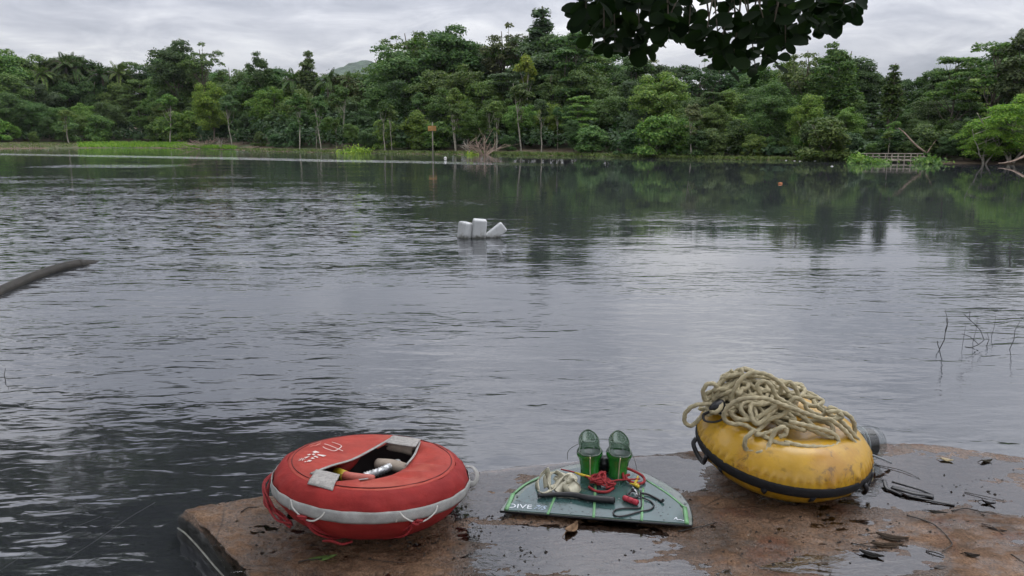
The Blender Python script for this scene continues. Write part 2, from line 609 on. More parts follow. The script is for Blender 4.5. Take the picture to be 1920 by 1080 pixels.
def ell_clumps(rng, n, cz, W, Hc, rad, cnt, outward=0.55, flat=0.75, cone=0.0):
    out = []
    for _ in range(n):
        d = rng.normal(size=3); d /= np.linalg.norm(d)
        r = rng.uniform(outward, 1.0)
        c = d * r * np.array([W / 2, W / 2, Hc / 2])
        if cone:
            k = 1 - cone * (c[2] / Hc + 0.5)
            c[0] *= k; c[1] *= k
        rr = rad * rng.uniform(0.65, 1.3) * ((1 - .6 * cone * (c[2] / Hc + .5)) if cone else 1)
        out.append((c + np.array([0, 0, cz]), rr, rr * flat * rng.uniform(.8, 1.2), cnt * (rr / rad) ** 2))
    return out


for s in range(4):      # broad round crowns
    rng = np.random.RandomState(100 + s)
    H, W = 14.0, 11.0
    cl_ = ell_clumps(rng, 74, 7.6, W - 2.2, 11.4, 1.45, 250, 0.4)
    P, Nn, S = fill_clumps(rng, cl_, 0.35, 1.25)
    mb = MB(); trunk_tubes(mb, rng, 11.5, 0.26, rng.normal(size=2) * .5, [c[0] for c in cl_[:9]])
    proto('broad', mb, P, Nn, S, rng, H, W, bark_dark)
for s in range(3):      # tall, open, clumpy crowns
    rng = np.random.RandomState(200 + s)
    H, W = 16.0, 8.5
    cl_ = ell_clumps(rng, 48, 9.8, W - 2, 11.6, 1.2, 230, 0.5)
    P, Nn, S = fill_clumps(rng, cl_, 0.38)
    mb = MB(); trunk_tubes(mb, rng, 14.5, 0.22, rng.normal(size=2) * .6, [c[0] for c in cl_[:14]])
    proto('tall', mb, P, Nn, S, rng, H, W, bark_dark)
for s in range(3):      # thin airy crowns that let the sky through
    rng = np.random.RandomState(300 + s)
    H, W = 15.0, 7.0
    cl_ = ell_clumps(rng, 34, 11.0, W - 1, 7.5, 0.75, 75, 0.5, 0.7)
    P, Nn, S = fill_clumps(rng, cl_, 0.36)
    mb = MB(); trunk_tubes(mb, rng, 14.0, 0.17, rng.normal(size=2) * .6, [c[0] for c in cl_[:24]])
    proto('airy', mb, P, Nn, S, rng, H, W, bark_dark)
for s in range(2):      # narrow conical crown
    rng = np.random.RandomState(400 + s)
    H, W = 17.0, 4.6
    cl_ = ell_clumps(rng, 80, 11.0, W - .8, 11.0, 0.85, 130, 0.2, 1.15, 0.8)
    P, Nn, S = fill_clumps(rng, cl_, 0.36)
    mb = MB(); trunk_tubes(mb, rng, 16.3, 0.22, (0, 0), [c[0] for c in cl_[:6]])
    proto('cone', mb, P, Nn, S, rng, H, W, bark_dark)
for s in range(4):      # leafy to the ground
    rng = np.random.RandomState(500 + s)
    H, W = 5.0, 5.2
    cl_ = ell_clumps(rng, 30, 2.5, W - 1.3, 4.0, 0.85, 190, 0.35)
    cl_ += [(np.array([rng.uniform(-2, 2), rng.uniform(-2, 2), rng.uniform(.3, .9)]), .8, .6, 150) for _ in range(10)]
    P, Nn, S = fill_clumps(rng, cl_, 0.30)
    P[:, 2] = np.maximum(P[:, 2], 0.02)
    mb = MB()
    for k in range(4):
        trunk_tubes(mb, rng, 4.0, 0.06, rng.normal(size=2) * 1.1, [cl_[k][0]], wig=.05)
    proto('bushy', mb, P, Nn, S, rng, H, W, bark_dark)
for s in range(3):      # slender pale trunks with a small high crown
    rng = np.random.RandomState(600 + s)
    H, W = 12.0, 4.2
    cl_ = ell_clumps(rng, 20, 9.4, W - 1, 4.6, 0.8, 170, 0.3)
    cl_ += [(np.array([rng.normal() * .5, rng.normal() * .5, rng.uniform(3, 7)]), .45, .4, 40) for _ in range(6)]
    P, Nn, S = fill_clumps(rng, cl_, 0.34)
    mb = MB(); trunk_tubes(mb, rng, 11.0, 0.13, rng.normal(size=2) * .45, [c[0] for c in cl_[:8]], wig=.015)
    proto('slender', mb, P, Nn, S, rng, H, W, bark_pale)
for s in range(2):      # flat layered crowns
    rng = np.random.RandomState(700 + s)
    H, W = 14.0, 10.0
    cl_ = []
    for k in range(5):
        zz = 6.5 + 1.7 * k
        for q in range(9):
            a = rng.uniform(0, 6.28); rr = rng.uniform(.2, 1) * (W / 2 - 1) * (1 - .1 * k)
            cl_.append((np.array([math.cos(a) * rr, math.sin(a) * rr, zz + rng.normal() * .25 - .05 * rr]), rng.uniform(1.1, 1.7), 0.42, 210))
    P, Nn, S = fill_clumps(rng, cl_, 0.36, 1.0, 0.9)
    mb = MB(); trunk_tubes(mb, rng, 13.0, 0.24, rng.normal(size=2) * .6, [c[0] for c in cl_[::3]])
    proto('layered', mb, P, Nn, S, rng, H, W, bark_dark)
for s in range(2):      # feathery, drooping light green
    rng = np.random.RandomState(800 + s)
    H, W = 7.5, 8.0
    cl_ = ell_clumps(rng, 44, 4.2, W - 1.4, 6.4, 0.85, 240, 0.4, 0.6)
    P, Nn, S = fill_clumps(rng, cl_, 0.24)
    q = np.hypot(P[:, 0], P[:, 1])
    P[:, 2] = np.maximum(P[:, 2] - 0.05 * q ** 2, 0.05)
    mb = MB()
    for k in range(3):
        trunk_tubes(mb, rng, 5.5, 0.11, rng.normal(size=2) * 1.5, [c[0] for c in cl_[k * 5:k * 5 + 5]], wig=.05)
    proto('feathery', mb, P, Nn, S, rng, H, W, bark_pale, 0.35)
for s in range(3):      # palms
    rng = np.random.RandomState(900 + s)
    H, W = 12.0, 7.0
    mb = MB(); mb.tube([(0, 0, -.5), (.1, 0, 4), (.25, .05, 9.6)], [.24, .2, .18], 8, smooth_n=4)
    P, Nn, S = [], [], []
    for k in range(24):
        a = k * 2.4 + rng.normal() * .15
        el = rng.uniform(-.1, 1.25)
        ln = rng.uniform(3.0, 3.9)
        tt = np.linspace(0, 1, 44)
        hor = ln * tt * math.cos(el) + .0
        zz = 9.6 + ln * tt * math.sin(el) - 1.9 * tt ** 2.2 * (0.4 + math.cos(el))
        rach = np.stack([.25 + math.cos(a) * hor, .05 + math.sin(a) * hor, zz], 1)
        mb.tube(rach[::6], np.linspace(.045, .012, len(rach[::6])), 4)
        for sd in (-1, 1):
            w = np.array([-math.sin(a), math.cos(a), 0]) * sd
            l2 = 0.62 * np.sin(np.clip(tt * .9 + .12, 0, 1) * math.pi) ** .6
            P.append(rach + (w * .42 + np.array([math.cos(a) * .25, math.sin(a) * .25, -.28])) * l2[:, None])
            Nn.append(np.cross(np.gradient(rach, axis=0), w) * sd + rng.normal(size=(44, 3)) * .006)
            S.append(l2 * 1.25)
    P, Nn, S = np.concatenate(P), np.concatenate(Nn), np.concatenate(S)
    proto('palm', mb, P, Nn, S, rng, H, W, bark_dark, 0.16)

VIV = (0.090, 0.180, 0.024)
DARK, MID, LITE, YEL, BLUE, OLIVE = (0.040, 0.074, 0.021), (0.057, 0.100, 0.024), (0.078, 0.136, 0.025), (0.115, 0.160, 0.030), (0.038, 0.068, 0.025), (0.068, 0.090, 0.030)
CNAME = {DARK: 'dark green', MID: 'mid green', LITE: 'light green', YEL: 'yellowish green', BLUE: 'bluish dark green', OLIVE: 'olive green', VIV: 'vivid green'}
SHAPE = {'broad': 'round-crowned', 'tall': 'tall clumpy', 'airy': 'thin airy', 'cone': 'narrow conical', 'bushy': 'bushy', 'slender': 'slender pale-trunked',
         'layered': 'flat-layered', 'feathery': 'feathery drooping', 'palm': 'palm'}
TREES = []      # (screen x, kind, colour, row, ...)
frng = random.Random(4)


def plant(xpx, back, ytop, kind, colr, row, label=None, wid=1.0, var=None, name=None, rot=None):
    """a tree on the far bank: bearing of photo column xpx, `back` metres behind the waterline, as tall as row ytop of the photo asks"""
    d = ray(xpx, 256)
    az = math.atan2(d[0], d[1])
    r = float(shore_r(az)) + back
    x, y = r * math.sin(az), r * math.cos(az)
    z = float(gz(x, y))
    ztop = pxd(xpx, ytop, y)[2]
    tm, cm, H, W = PROTO[kind][frng.randrange(len(PROTO[kind])) if var is None else var]
    h = max(ztop - z, 0.8)
    s = h / H
    nm = name or {'palm': 'palm_tree', 'bushy': 'shrub', 'cone': 'conical_tree'}.get(kind, 'forest_tree')
    root = empty(nm, (x, y, z), (0, 0, frng.uniform(0, 6.28) if rot is None else rot))
    root.scale = (s * wid, s * wid, s)
    a = bpy.data.objects.new('trunk', tm); b = bpy.data.objects.new('crown', cm)
    for o in (a, b):
        col.objects.link(o); o.parent = root
    k = 1.22 * frng.uniform(.75, 1.25)
    b.color = (colr[0] * k * frng.uniform(.85, 1.2), colr[1] * k, colr[2] * k * frng.uniform(.8, 1.25), 1)
    TREES.append(dict(o=root, x=xpx, kind=kind, c=CNAME[colr], row=row, label=label, back=back))
    return root


SKY = [(-160, 80), (0, 78), (30, 74), (60, 92), (110, 100), (160, 96), (200, 106), (250, 112), (300, 100), (340, 88), (380, 98), (420, 115), (460, 124), (500, 110), (540, 128), (590, 126), (640, 130), (680, 134),
       (705, 112), (735, 92), (770, 62), (830, 52), (880, 68), (930, 72), (980, 60), (1050, 62), (1100, 70), (1180, 96), (1260, 104), (1330, 108), (1420, 112), (1500, 96), (1560, 90), (1600, 108),
       (1625, 150), (1660, 128), (1700, 138), (1740, 122), (1790, 112), (1830, 100), (1870, 84), (1920, 60), (2080, 50)]
skx, sky_ = [a for a, b in SKY], [b for a, b in SKY]


def skyl(x):
    return float(np.interp(x, skx, sky_))


def setback(x):
    return float(np.interp(x, [-200, 0, 120, 150, 430, 500, 1150, 1200], [16, 13, 12, 13, 12, 3.5, 2.0, 0.6]))


def shore_y(x):
    return float(np.interp(x, [a for a, b in SHORE], [b for a, b in SHORE]))


# skyline row
x = -120
while x < 2040:
    kind = frng.choices(['broad', 'tall', 'airy'], [7, 4, .6])[0]
    colr = frng.choices([DARK, MID, BLUE, OLIVE], [4, 4, 2, .6])[0]
    plant(x, setback(x) + frng.uniform(20, 30), skyl(x) + frng.uniform(-4, 12), kind, colr, 'skyline', wid=1.18)
    x += frng.uniform(27, 38)
# upper middle row
x = -130
while x < 2040:
    base, top = shore_y(x), skyl(x)
    kind = frng.choices(['broad', 'tall', 'layered'], [6, 2, 1])[0]
    colr = frng.choices([DARK, MID, BLUE, LITE], [4, 4, 2, .8])[0]
    plant(x, setback(x) + frng.uniform(12, 17), top + (base - top) * frng.uniform(.2, .34), kind, colr, 'upper middle', wid=1.15)
    x += frng.uniform(42, 58)
# lower middle row
x = -130
while x < 2040:
    base, top = shore_y(x), skyl(x)
    kind = frng.choices(['broad', 'tall', 'slender'], [6, 2, 1.0])[0]
    colr = frng.choices([DARK, MID, LITE, BLUE], [4, 4, 1.2, 1.5])[0]
    plant(x, setback(x) + frng.uniform(5.5, 9), top + (base - top) * frng.uniform(.42, .58), kind, colr, 'lower middle', wid=1.12)
    x += frng.uniform(42, 58)
# waterside row
x = -120
while x < 2030:
    base, top = shore_y(x), skyl(x)
    if x > 1150:
        kind, f0, f1 = frng.choices(['bushy', 'broad'], [5, 1.5])[0], .55, .78
    else:
        kind, f0, f1 = frng.choices(['bushy', 'slender', 'broad'], [4, 3, 1] if x > 480 else [4, .25, 2.5])[0], .55, .84
    if kind == 'slender':
        f0, f1 = .35, .6
    colr = frng.choices([DARK, MID, LITE, BLUE], [3, 4, 1.2, 1])[0]
    plant(x, setback(x) + frng.uniform(0.2, 3.0), top + (base - top) * frng.uniform(f0, f1), kind, colr, 'waterside', wid=frng.uniform(.9, 1.25))
    x += frng.uniform(26, 40)

# trees that stand out
SP = [
    (1010, 26, 0, 'cone', BLUE, 'tall dark conical tree, highest point of the skyline', 1.7),
    (770, 27, 48, 'airy', DARK, 'airy dark crown rising at the shoulder of the high forest', 1.3),
    (845, 25, 42, 'tall', DARK, 'tall dark crown on the skyline just past the shoulder of the high forest', 1.1),
    (950, 28, 44, 'airy', OLIVE, 'thin see-through tree beside the conical skyline tree', 1.2),
    (1068, 17, 62, 'layered', MID, 'wide layered tree with pale forked limbs below the overhanging leaves', 1.15),
    (340, 24, 72, 'tall', DARK, 'tall dark clumpy tree above the end of the grass bank', 1.1),
    (392, 26, 80, 'airy', DARK, 'open dark crown above the brushwood on the bank', 1.1),
    (495, 24, 96, 'tall', DARK, 'small dark tufted tree poking above the low skyline near the palms', .8),
    (584, 24, 86, 'cone', OLIVE, 'thin twin-tufted tree standing clear against the sky', 1.5),
    (985, 15, 100, 'slender', YEL, 'slender pale trunk with a yellow tuft below the conical tree', .8),
    (640, 8, 150, 'slender', MID, 'tall bare pale trunk standing in front of the low palms', 1.0),
    (1228, .4, 207, 'bushy', LITE, 'bright yellow-green rounded small tree standing at the waterline', 1.0),
    (1240, 9, 128, 'broad', LITE, 'bright green dome crown above the yellow-green waterside tree', 1.1),
    (1085, 5, 180, 'layered', LITE, 'light green layered crown spreading low over the water', 1.2),
    (860, 7, 176, 'layered', LITE, 'small bright layered crown above the sign board', .7),
    (780, 5, 205, 'bushy', LITE, 'vivid green bush beside the sign board pole', .9),
    (128, 9, 200, 'slender', LITE, 'small light green tree alone at the start of the grass bank', 1.6),
    (318, 7, 175, 'slender', LITE, 'light green tree on thin pale trunk behind the grass bank', 1.3),
    (400, 9, 148, 'broad', LITE, 'fresh green crown above the pale trunks by the brushwood', .8),
    (1560, 14, 78, 'tall', MID, 'tall clumpy crown at the end of the overhanging leaves', 1.1),
    (1500, 15, 82, 'airy', OLIVE, 'grey twiggy crown half hidden by the overhanging leaves', 1.2),
    (1665, 10, 112, 'cone', DARK, 'small pointed dark tree above the jetty', 1.6),
    (1780, 11, 104, 'layered', MID, 'umbrella-shaped crown on the skyline past the jetty', .9),
    (1860, 9, 68, 'airy', MID, 'feathery see-through crown high near the edge of the photo', 1.4),
    (1915, 8, 32, 'tall', OLIVE, 'tallest olive crown cut by the edge of the photo', 1.1),
    (1900, .6, 176, 'feathery', VIV, 'vivid green feathery tree drooping over the water beyond the jetty', 1.35),
    (1850, -.3, 218, 'feathery', VIV, 'low bright drooping shrub touching the water beyond the jetty', 1.35),
    (1668, 1.6, 240, 'slender', LITE, 'small light green sapling rising through the jetty railing', 1.3),
    (1555, .2, 215, 'bushy', MID, 'dense leafy bush hanging over the water before the jetty', 1.2),
    (560, 2.0, 165, 'slender', MID, 'pale forked-looking trunk directly under the twin-tufted tree', 1.0),
    (602, 1.4, 170, 'slender', MID, 'straight pale trunk just before the yellow-green water plants', 1.0),
    (721, 2.0, 182, 'slender', DARK, 'slim pale trunk standing well before the sign board', 1.0),
    (734, 3.0, 195, 'slender', MID, 'shorter pale trunk touching the slim one before the sign board', 1.0),
    (854, 2.0, 186, 'slender', DARK, 'pale trunk between the sign board and the dead bush', 1.0),
    (434, 2.5, 176, 'slender', DARK, 'pale crooked trunk just past the brushwood pile', 1.2),
    (930, 2.5, 180, 'slender', MID, 'pale trunk directly behind the dead bush', 1.0),
    (1298, .8, 186, 'slender', OLIVE, 'pale-stemmed thin tree just past the bright waterside tree', 1.1),
    (1440, 5, 150, 'broad', MID, 'broad fresh crown below the tip of the overhanging leaves', 1.0),
    (1515, 4, 172, 'broad', LITE, 'light green crown with pale dead twigs near the jetty', .9),
]
for xp, bk, yt, kd, cc, lab, wd in SP:
    plant(xp, bk, yt, kd, cc, 'special', lab, wd)
for i, (xp, yt) in enumerate([(92, 108), (135, 90), (160, 92), (205, 110), (238, 108), (552, 120), (618, 120), (648, 126)]):
    lab = ['small palm at the start of the far palm group', 'tallest wind-blown palm above the grass bank', 'palm leaning beside the tallest one above the grass bank', 'low palm between the tall palms and the round grove',
           'last palm of the far group beside the round grove', 'palm just before the twin-tufted skyline tree', 'palm just past the twin-tufted skyline tree', 'palm in front of the far hill'][i]
    plant(xp, setback(xp) + 17 + i % 3, yt, 'palm', MID, 'palm', lab, .85, i % 3)

# labels: what it looks like, in which row it stands, and by which landmark
ZONES = [(-999, 60, 'at the near end of the bare mud bank'), (60, 140, 'behind the small tree on the mud bank'), (140, 300, 'behind the green grass bank'), (300, 370, 'at the end of the grass bank'), (370, 470, 'behind the brushwood pile'),
         (470, 590, 'under the twin-tufted tree'), (590, 700, 'behind the yellow-green water plants'), (700, 790, 'before the sign board'), (790, 860, 'behind the sign board'), (860, 960, 'behind the pale dead bush'),
         (960, 1060, 'under the conical tree'), (1060, 1180, 'under the overhanging leaves'), (1180, 1290, 'behind the bright waterside tree'), (1290, 1420, 'past the bright waterside tree'), (1420, 1530, 'below the tip of the hanging leaves'),
         (1530, 1620, 'before the jetty'), (1620, 1740, 'behind the jetty'), (1740, 1830, 'past the jetty'), (1830, 9999, 'above the drooping feathery tree')]
ORD = ['first', 'second', 'third', 'fourth', 'fifth', 'sixth', 'seventh', 'eighth']
byz = {}
for T in sorted(TREES, key=lambda q: q['x']):
    if T['label']:
        tag(T['o'], T['label'], 'shrub' if T['kind'] == 'bushy' and 'tree' not in T['label'] else ('palm' if T['kind'] == 'palm' else 'tree'), 'trees that stand out in the far forest')
        continue
    zn = next(z for a, b, z in ZONES if a <= T['x'] < b)
    key = (T['c'], T['kind'], T['row'], zn)
    byz.setdefault(key, []).append(T)
for (c, k, rw, zn), lst in byz.items():
    for i, T in enumerate(lst):
        noun = 'bush' if k == 'bushy' else 'tree'
        shp = 'leafy' if k == 'bushy' else SHAPE[k]
        o1 = (ORD[i] + ' ') if len(lst) > 1 else ''
        tag(T['o'], f'{o1}{c} {shp} {noun}, {rw} row, {zn}'.replace('slender pale-trunked', 'pale-trunked').replace('at the near end of the bare', 'above the bare'), 'shrub' if noun == 'bush' else 'tree', f'{rw} row of the far forest')

# shaded undergrowth deep in the wood: one mass nobody could count
rng = np.random.RandomState(31)
ucl = []
for x in np.arange(-160, 2080, 13):
    d = ray(x, 256); az = math.atan2(d[0], d[1])
    rk = float(np.interp(x, [1150, 1350], [1, .55]))
    for bk, hh in ((4, 2.2), (9, 3.6), (15, 5.0), (22, 6.5), (30, 8.0)):
        if rng.rand() < 0.25 and bk < 8:
            continue
        r = float(shore_r(az)) + setback(x) + bk + rng.uniform(-2, 2)
        sc_ = min(1.0, r / 90)
        xx, yy = r * math.sin(az + rng.normal() * .004), r * math.cos(az)
        h2 = hh * rk * sc_ * rng.uniform(.6, 1.15)
        ucl.append((np.array([xx, yy, float(gz(xx, yy)) + h2 * .45]), 1.7 * sc_ + .4, h2 * .62, 120))
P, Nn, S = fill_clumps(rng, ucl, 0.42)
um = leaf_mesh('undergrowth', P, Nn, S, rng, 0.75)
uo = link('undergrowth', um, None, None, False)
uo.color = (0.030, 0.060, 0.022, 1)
tag(uo, 'dark undergrowth filling the wood between the trunks', None, None, 'stuff')

# grass on the far bank
gp, gn, gs = [], [], []
gb = []
rng = np.random.RandomState(32)
def blades(name, colr, spans, n, hgt, label):
    V, F = [], []
    for _ in range(n):
        x0, x1, b0, b1 = spans[rng.randint(len(spans))]
        d = ray(rng.uniform(x0, x1), 256); az = math.atan2(d[0], d[1])
        r = float(shore_r(az)) + rng.uniform(b0, b1)
        x, y = r * math.sin(az), r * math.cos(az)
        z = float(gz(x, y)) - .02
        h = hgt * rng.uniform(.5, 1.2); a = rng.uniform(0, 3.14); w = 0.035 + .03 * rng.rand()
        dx, dy = math.cos(a) * w, math.sin(a) * w
        lx, ly = rng.normal(size=2) * .12
        k = len(V)
        V += [(x - dx, y - dy, z), (x + dx, y + dy, z), (x + lx + dx * .6, y + ly + dy * .6, z + h * .6), (x + lx * 2, y + ly * 2, z + h)]
        F.append((k, k + 1, k + 2, k + 3))
    m = bpy.data.meshes.new(name)
    m.from_pydata(V, [], F); m.update(); m.materials.append(leafmat)
    o = link(name, m, None, None, False)
    o.color = colr + (1,)
    return tag(o, label, None, None, 'stuff')
blades('grass', (0.13, 0.235, 0.03), [(145, 300, .3, 11), (300, 350, .3, 9), (350, 440, .2, 3)], 9000, 0.42, 'bright green grass on the flat far bank')
blades('shore_reeds', (0.085, 0.115, 0.035), [(-100, 140, .5, 12), (440, 900, -.1, 2.2), (900, 1180, -.1, 1.6), (1180, 1620, -.1, .8)], 9000, 0.24, 'low olive reeds fringing the far waterline')

# ------------------------------------------------------------------ concrete ledge with puddles
LP = [px(343, 955), px(415, 1080)]          # its open corner and a point on the near edge
_ex = [px(*q) for q in [(343, 955), (490, 932), (620, 914), (880, 882), (1000, 868), (1120, 858), (1250, 850), (1450, 838), (1650, 831), (1750, 834), (1850, 846), (1920, 858)]]
_exx = [p[0] for p in _ex] + [3.2, 5.0]
_exy = [p[1] for p in _ex] + [3.25, 2.6]
WET = [(905, 905, .15, .09), (900, 945, .10, .12), (960, 880, .35, .05), (1060, 872, .3, .05), (1230, 870, .25, .06), (940, 1000, .13, .06), (1040, 1040, .22, .10), (1150, 1030, .16, .07), (1120, 1000, .18, .05), (1000, 1000, .12, .05),
       (1720, 880, .33, .16), (1690, 930, .22, .10), (1800, 920, .25, .09), (1640, 905, .12, .12), (1560, 1060, .16, .05), (1650, 1055, .16, .05), (1740, 1040, .06, .05), (1480, 1065, .08, .03), (1870, 950, .10, .05),
       (1260, 880, .12, .08), (1290, 905, .06, .06), (1180, 1070, .2, .06), (1830, 870, .2, .04)]
WETP = [(px(a, b), c * 1.12, d * 1.12) for a, b, c, d in WET]


def ledge_z(X, Y):
    h = 0.0050 + 0.012 * (fbm(X * 3.1 + 4, Y * 3.1 + 9, 4) - 0.5) + 0.013 * (fbm(X * 9 - Y * 4, Y * 17 + X * 3, 4) - 0.5) + 0.011 * (fbm(X * 24 + Y * 9, Y * 62, 3) - .5) + 0.004 * (fbm(X * 60, Y * 60, 2) - .5)
    w = 0
    for p, sx, sy in WETP:
        w = np.maximum(w, np.exp(-((X - p[0]) / sx) ** 2 - ((Y - p[1]) / sy) ** 2))
    return h - 0.0140 * np.clip(w * 1.5, 0, 1)


NS, NT = 460, 210
S_, T_ = np.meshgrid(np.linspace(0, 1, NS) ** 1.15, np.linspace(0, 1, NT) ** 0.8, indexing='ij')
slope_l = (LP[0][0] - LP[1][0]) / (LP[0][1] - LP[1][1])
YN = 0.35
xl = LP[0][0] + (YN + (LP[0][1] - YN) * T_ - LP[0][1]) * slope_l
X_ = xl + (5.0 - xl) * S_
Y_ = YN + (np.interp(X_, _exx, _exy) - YN) * T_
edge = np.minimum(np.minimum((1 - T_) * 2.6, S_ * 4.2), 1)
X_ = X_ + 0.012 * (fbm(Y_ * 9, X_ * 2, 3) - .5) * (S_ < .02)
Y_ = Y_ + 0.035 * (fbm(X_ * 5, Y_ * 0 + 3, 4) - .5) * (T_ > .97)
Z_ = ledge_z(X_, Y_) - 0.02 * np.clip(1 - edge / .012, 0, 1) ** 2 * (0.4 + fbm(X_ * 22, Y_ * 22, 2))
V = np.stack([X_, Y_, Z_], -1).reshape(-1, 3)
F = [(i * NT + j, (i + 1) * NT + j, (i + 1) * NT + j + 1, i * NT + j + 1) for i in range(NS - 1) for j in range(NT - 1)]


def ledge_material():
    m = bpy.data.materials.new('wet concrete')
    m.use_nodes = True
    t = m.node_tree
    b = t.nodes['Principled BSDF']
    g = t.nodes.new('ShaderNodeNewGeometry')
    pos = g.outputs['Position']
    sp = t.nodes.new('ShaderNodeSeparateXYZ')
    L(t, pos, sp.inputs[0])
    a = noise(t, pos, 2.2, 6, 0.62, 0.4)
    b1 = noise(t, pos, 11, 6, 0.65, 0.6)
    fine = noise(t, pos, 120, 3, 0.7)
    c = ramp(t, a, [(0.32, (0.056, 0.034, 0.021)), (0.45, (0.120, 0.071, 0.043)), (0.56, (0.180, 0.108, 0.066)), (0.70, (0.27, 0.175, 0.115))])
    # iron-red stains on the landward half
    stain = mth(t, 'MULTIPLY', smooth(t, noise(t, pos, 3.1, 5, 0.6, 0.8), 0.50, 0.62), smooth(t, sp.outputs[0], 0.5, 1.1))
    c = mixc(t, mth(t, 'MULTIPLY', stain, 0.7), c, (0.105, 0.040, 0.022))
    c = mixc(t, mth(t, 'MULTIPLY', smooth(t, b1, 0.52, 0.68), 0.55), c, (0.06, 0.043, 0.029))
    c = mixc(t, mth(t, 'MULTIPLY', smooth(t, noise(t, pos, 26, 5, .7, .5), 0.63, 0.72), 0.6), c, (0.27, 0.225, 0.18))
    c = mixc(t, 1.0, c, smooth(t, fine, 0.28, 0.72, 0.5, 1.45), 'MULTIPLY')
    c = mixc(t, mth(t, 'MULTIPLY', smooth(t, noise(t, pos, 48, 5, .7, .8), 0.55, 0.66), 0.6), c, (0.045, 0.032, 0.022))
    vc = t.nodes.new('ShaderNodeTexVoronoi'); vc.feature = 'DISTANCE_TO_EDGE'; vc.inputs['Scale'].default_value = 2.6
    L(t, mapping(t, mixc(t, 0.12, pos, t.nodes.new('ShaderNodeTexNoise').outputs['Color']), (1, 1, 0)), vc.inputs['Vector'])
    crk = mth(t, 'MULTIPLY', smooth(t, vc.outputs[0], 0.0, 0.012, 1.0, 0.0), smooth(t, noise(t, pos, 1.4, 3), .48, .58))
    c = mixc(t, mth(t, 'MULTIPLY', crk, .75), c, (.03, .021, .015))
    # dark algae on the rough edge faces
    side = smooth(t, sp.outputs[2], -0.022, -0.010, 1.0, 0.0)
    c = mixc(t, side, c, (0.012, 0.013, 0.010))
    # soaked where it lies just above the puddles
    soak = smooth(t, mth(t, 'ADD', sp.outputs[2], mth(t, 'MULTIPLY', a, 0.006)), 0.004, 0.0135, 1.0, 0.0)
    c = mixc(t, mth(t, 'MULTIPLY', soak, 0.5), c, mixc(t, 1.0, c, (0.42, 0.38, 0.34), 'MULTIPLY'))
    L(t, c, b.inputs['Base Color'])
    L(t, smooth(t, soak, 0, 1, 0.7, 0.24), b.inputs['Roughness'])
    L(t, smooth(t, soak, 0, 1, 0.12, 0.5), b.inputs['Specular IOR Level'])
    bn = t.nodes.new('ShaderNodeBump')
    bn.inputs['Distance'].default_value = 0.009
    bn.inputs['Strength'].default_value = 1.0
    L(t, mth(t, 'ADD', mth(t, 'MULTIPLY', fine, 0.5), noise(t, pos, 40, 4, 0.65)), bn.inputs['Height'])
    L(t, bn.outputs[0], b.inputs['Normal'])
    return m


ledge_mat = ledge_material()
mb = MB().add(V, F)
# rough edge face: boundary strip going down
rs = np.random.RandomState(8)
bi = [i for i in range(NT)] + [i * NT + NT - 1 for i in range(1, NS)]
Bp = V[bi]
out = np.zeros_like(Bp)
out[:NT] = np.array([-0.82, -0.57, 0]); out[NT:] = np.array([0, 1, 0])
strips = [Bp]
for k, (dz, push) in enumerate([(0.018, .010), (0.045, .018), (0.075, .012), (0.095, .02), (0.14, .028), (0.22, .02), (0.6, .03)]):
    nz = fbm(Bp[:, 0] * 40 + k * 3, Bp[:, 1] * 40 + k, 3) - .5
    strips.append(Bp * [1, 1, 0] + out * (push + .022 * nz)[:, None] + np.array([0, 0, 0.0]) - np.array([0, 0, 1]) * (dz + .012 * nz * (k < 5))[:, None])
SV = np.concatenate(strips); nb = len(Bp)
mb.add(SV, [(r * nb + j, r * nb + j + 1, (r + 1) * nb + j + 1, (r + 1) * nb + j) for r in range(len(strips) - 1) for j in range(nb - 1)])
tag(mb.build('concrete_ledge', ledge_mat), 'brown wet concrete ledge at the water', None, None, 'structure')
# pale cast seam along the edge face of the ledge
sm = [Bp[i] * [1, 1, 0] + np.array([-0.030, -0.021, -0.050 + .003 * math.sin(i)]) for i in range(60, NT, 6)]
sm_o = MB().tube(sm, 0.0035, 6).build('edge_seam', material('pale seam', (0.26, 0.26, 0.23), .7, .3, 30))
tag(sm_o, 'thin pale pipe running along the dark edge face of the ledge', 'pipe')
sm_o.name = 'edge_pipe'


def film_material():
    m = bpy.data.materials.new('puddle water')
    m.use_nodes = True
    t = m.node_tree
    t.nodes.remove(t.nodes['Principled BSDF'])
    g = t.nodes.new('ShaderNodeNewGeometry')
    pos = g.outputs['Position']
    bn = t.nodes.new('ShaderNodeBump')
    bn.inputs['Distance'].default_value = 1.0
    h = mth(t, 'ADD', mth(t, 'MULTIPLY', noise(t, mapping(t, pos, (10, 26, 1), rot=(0, 0, .35)), 1.0, 3, 0.55, 0.8), 0.0017), mth(t, 'MULTIPLY', noise(t, pos, 90, 2), 0.00004))
    L(t, h, bn.inputs['Height'])
    fr_ = t.nodes.new('ShaderNodeFresnel')
    fr_.inputs['IOR'].default_value = 2.2
    L(t, bn.outputs[0], fr_.inputs['Normal'])
    gl = t.nodes.new('ShaderNodeBsdfGlossy')
    gl.inputs['Roughness'].default_value = 0.03
    L(t, bn.outputs[0], gl.inputs['Normal'])
    tr = t.nodes.new('ShaderNodeBsdfTransparent')
    tr.inputs[0].default_value = (0.80, 0.75, 0.72, 1)
    ms = t.nodes.new('ShaderNodeMixShader')
    L(t, fr_.outputs[0], ms.inputs[0])
    L(t, tr.outputs[0], ms.inputs[1])
    L(t, gl.outputs[0], ms.inputs[2])
    L(t, ms.outputs[0], t.nodes['Material Output'].inputs[0])
    return m


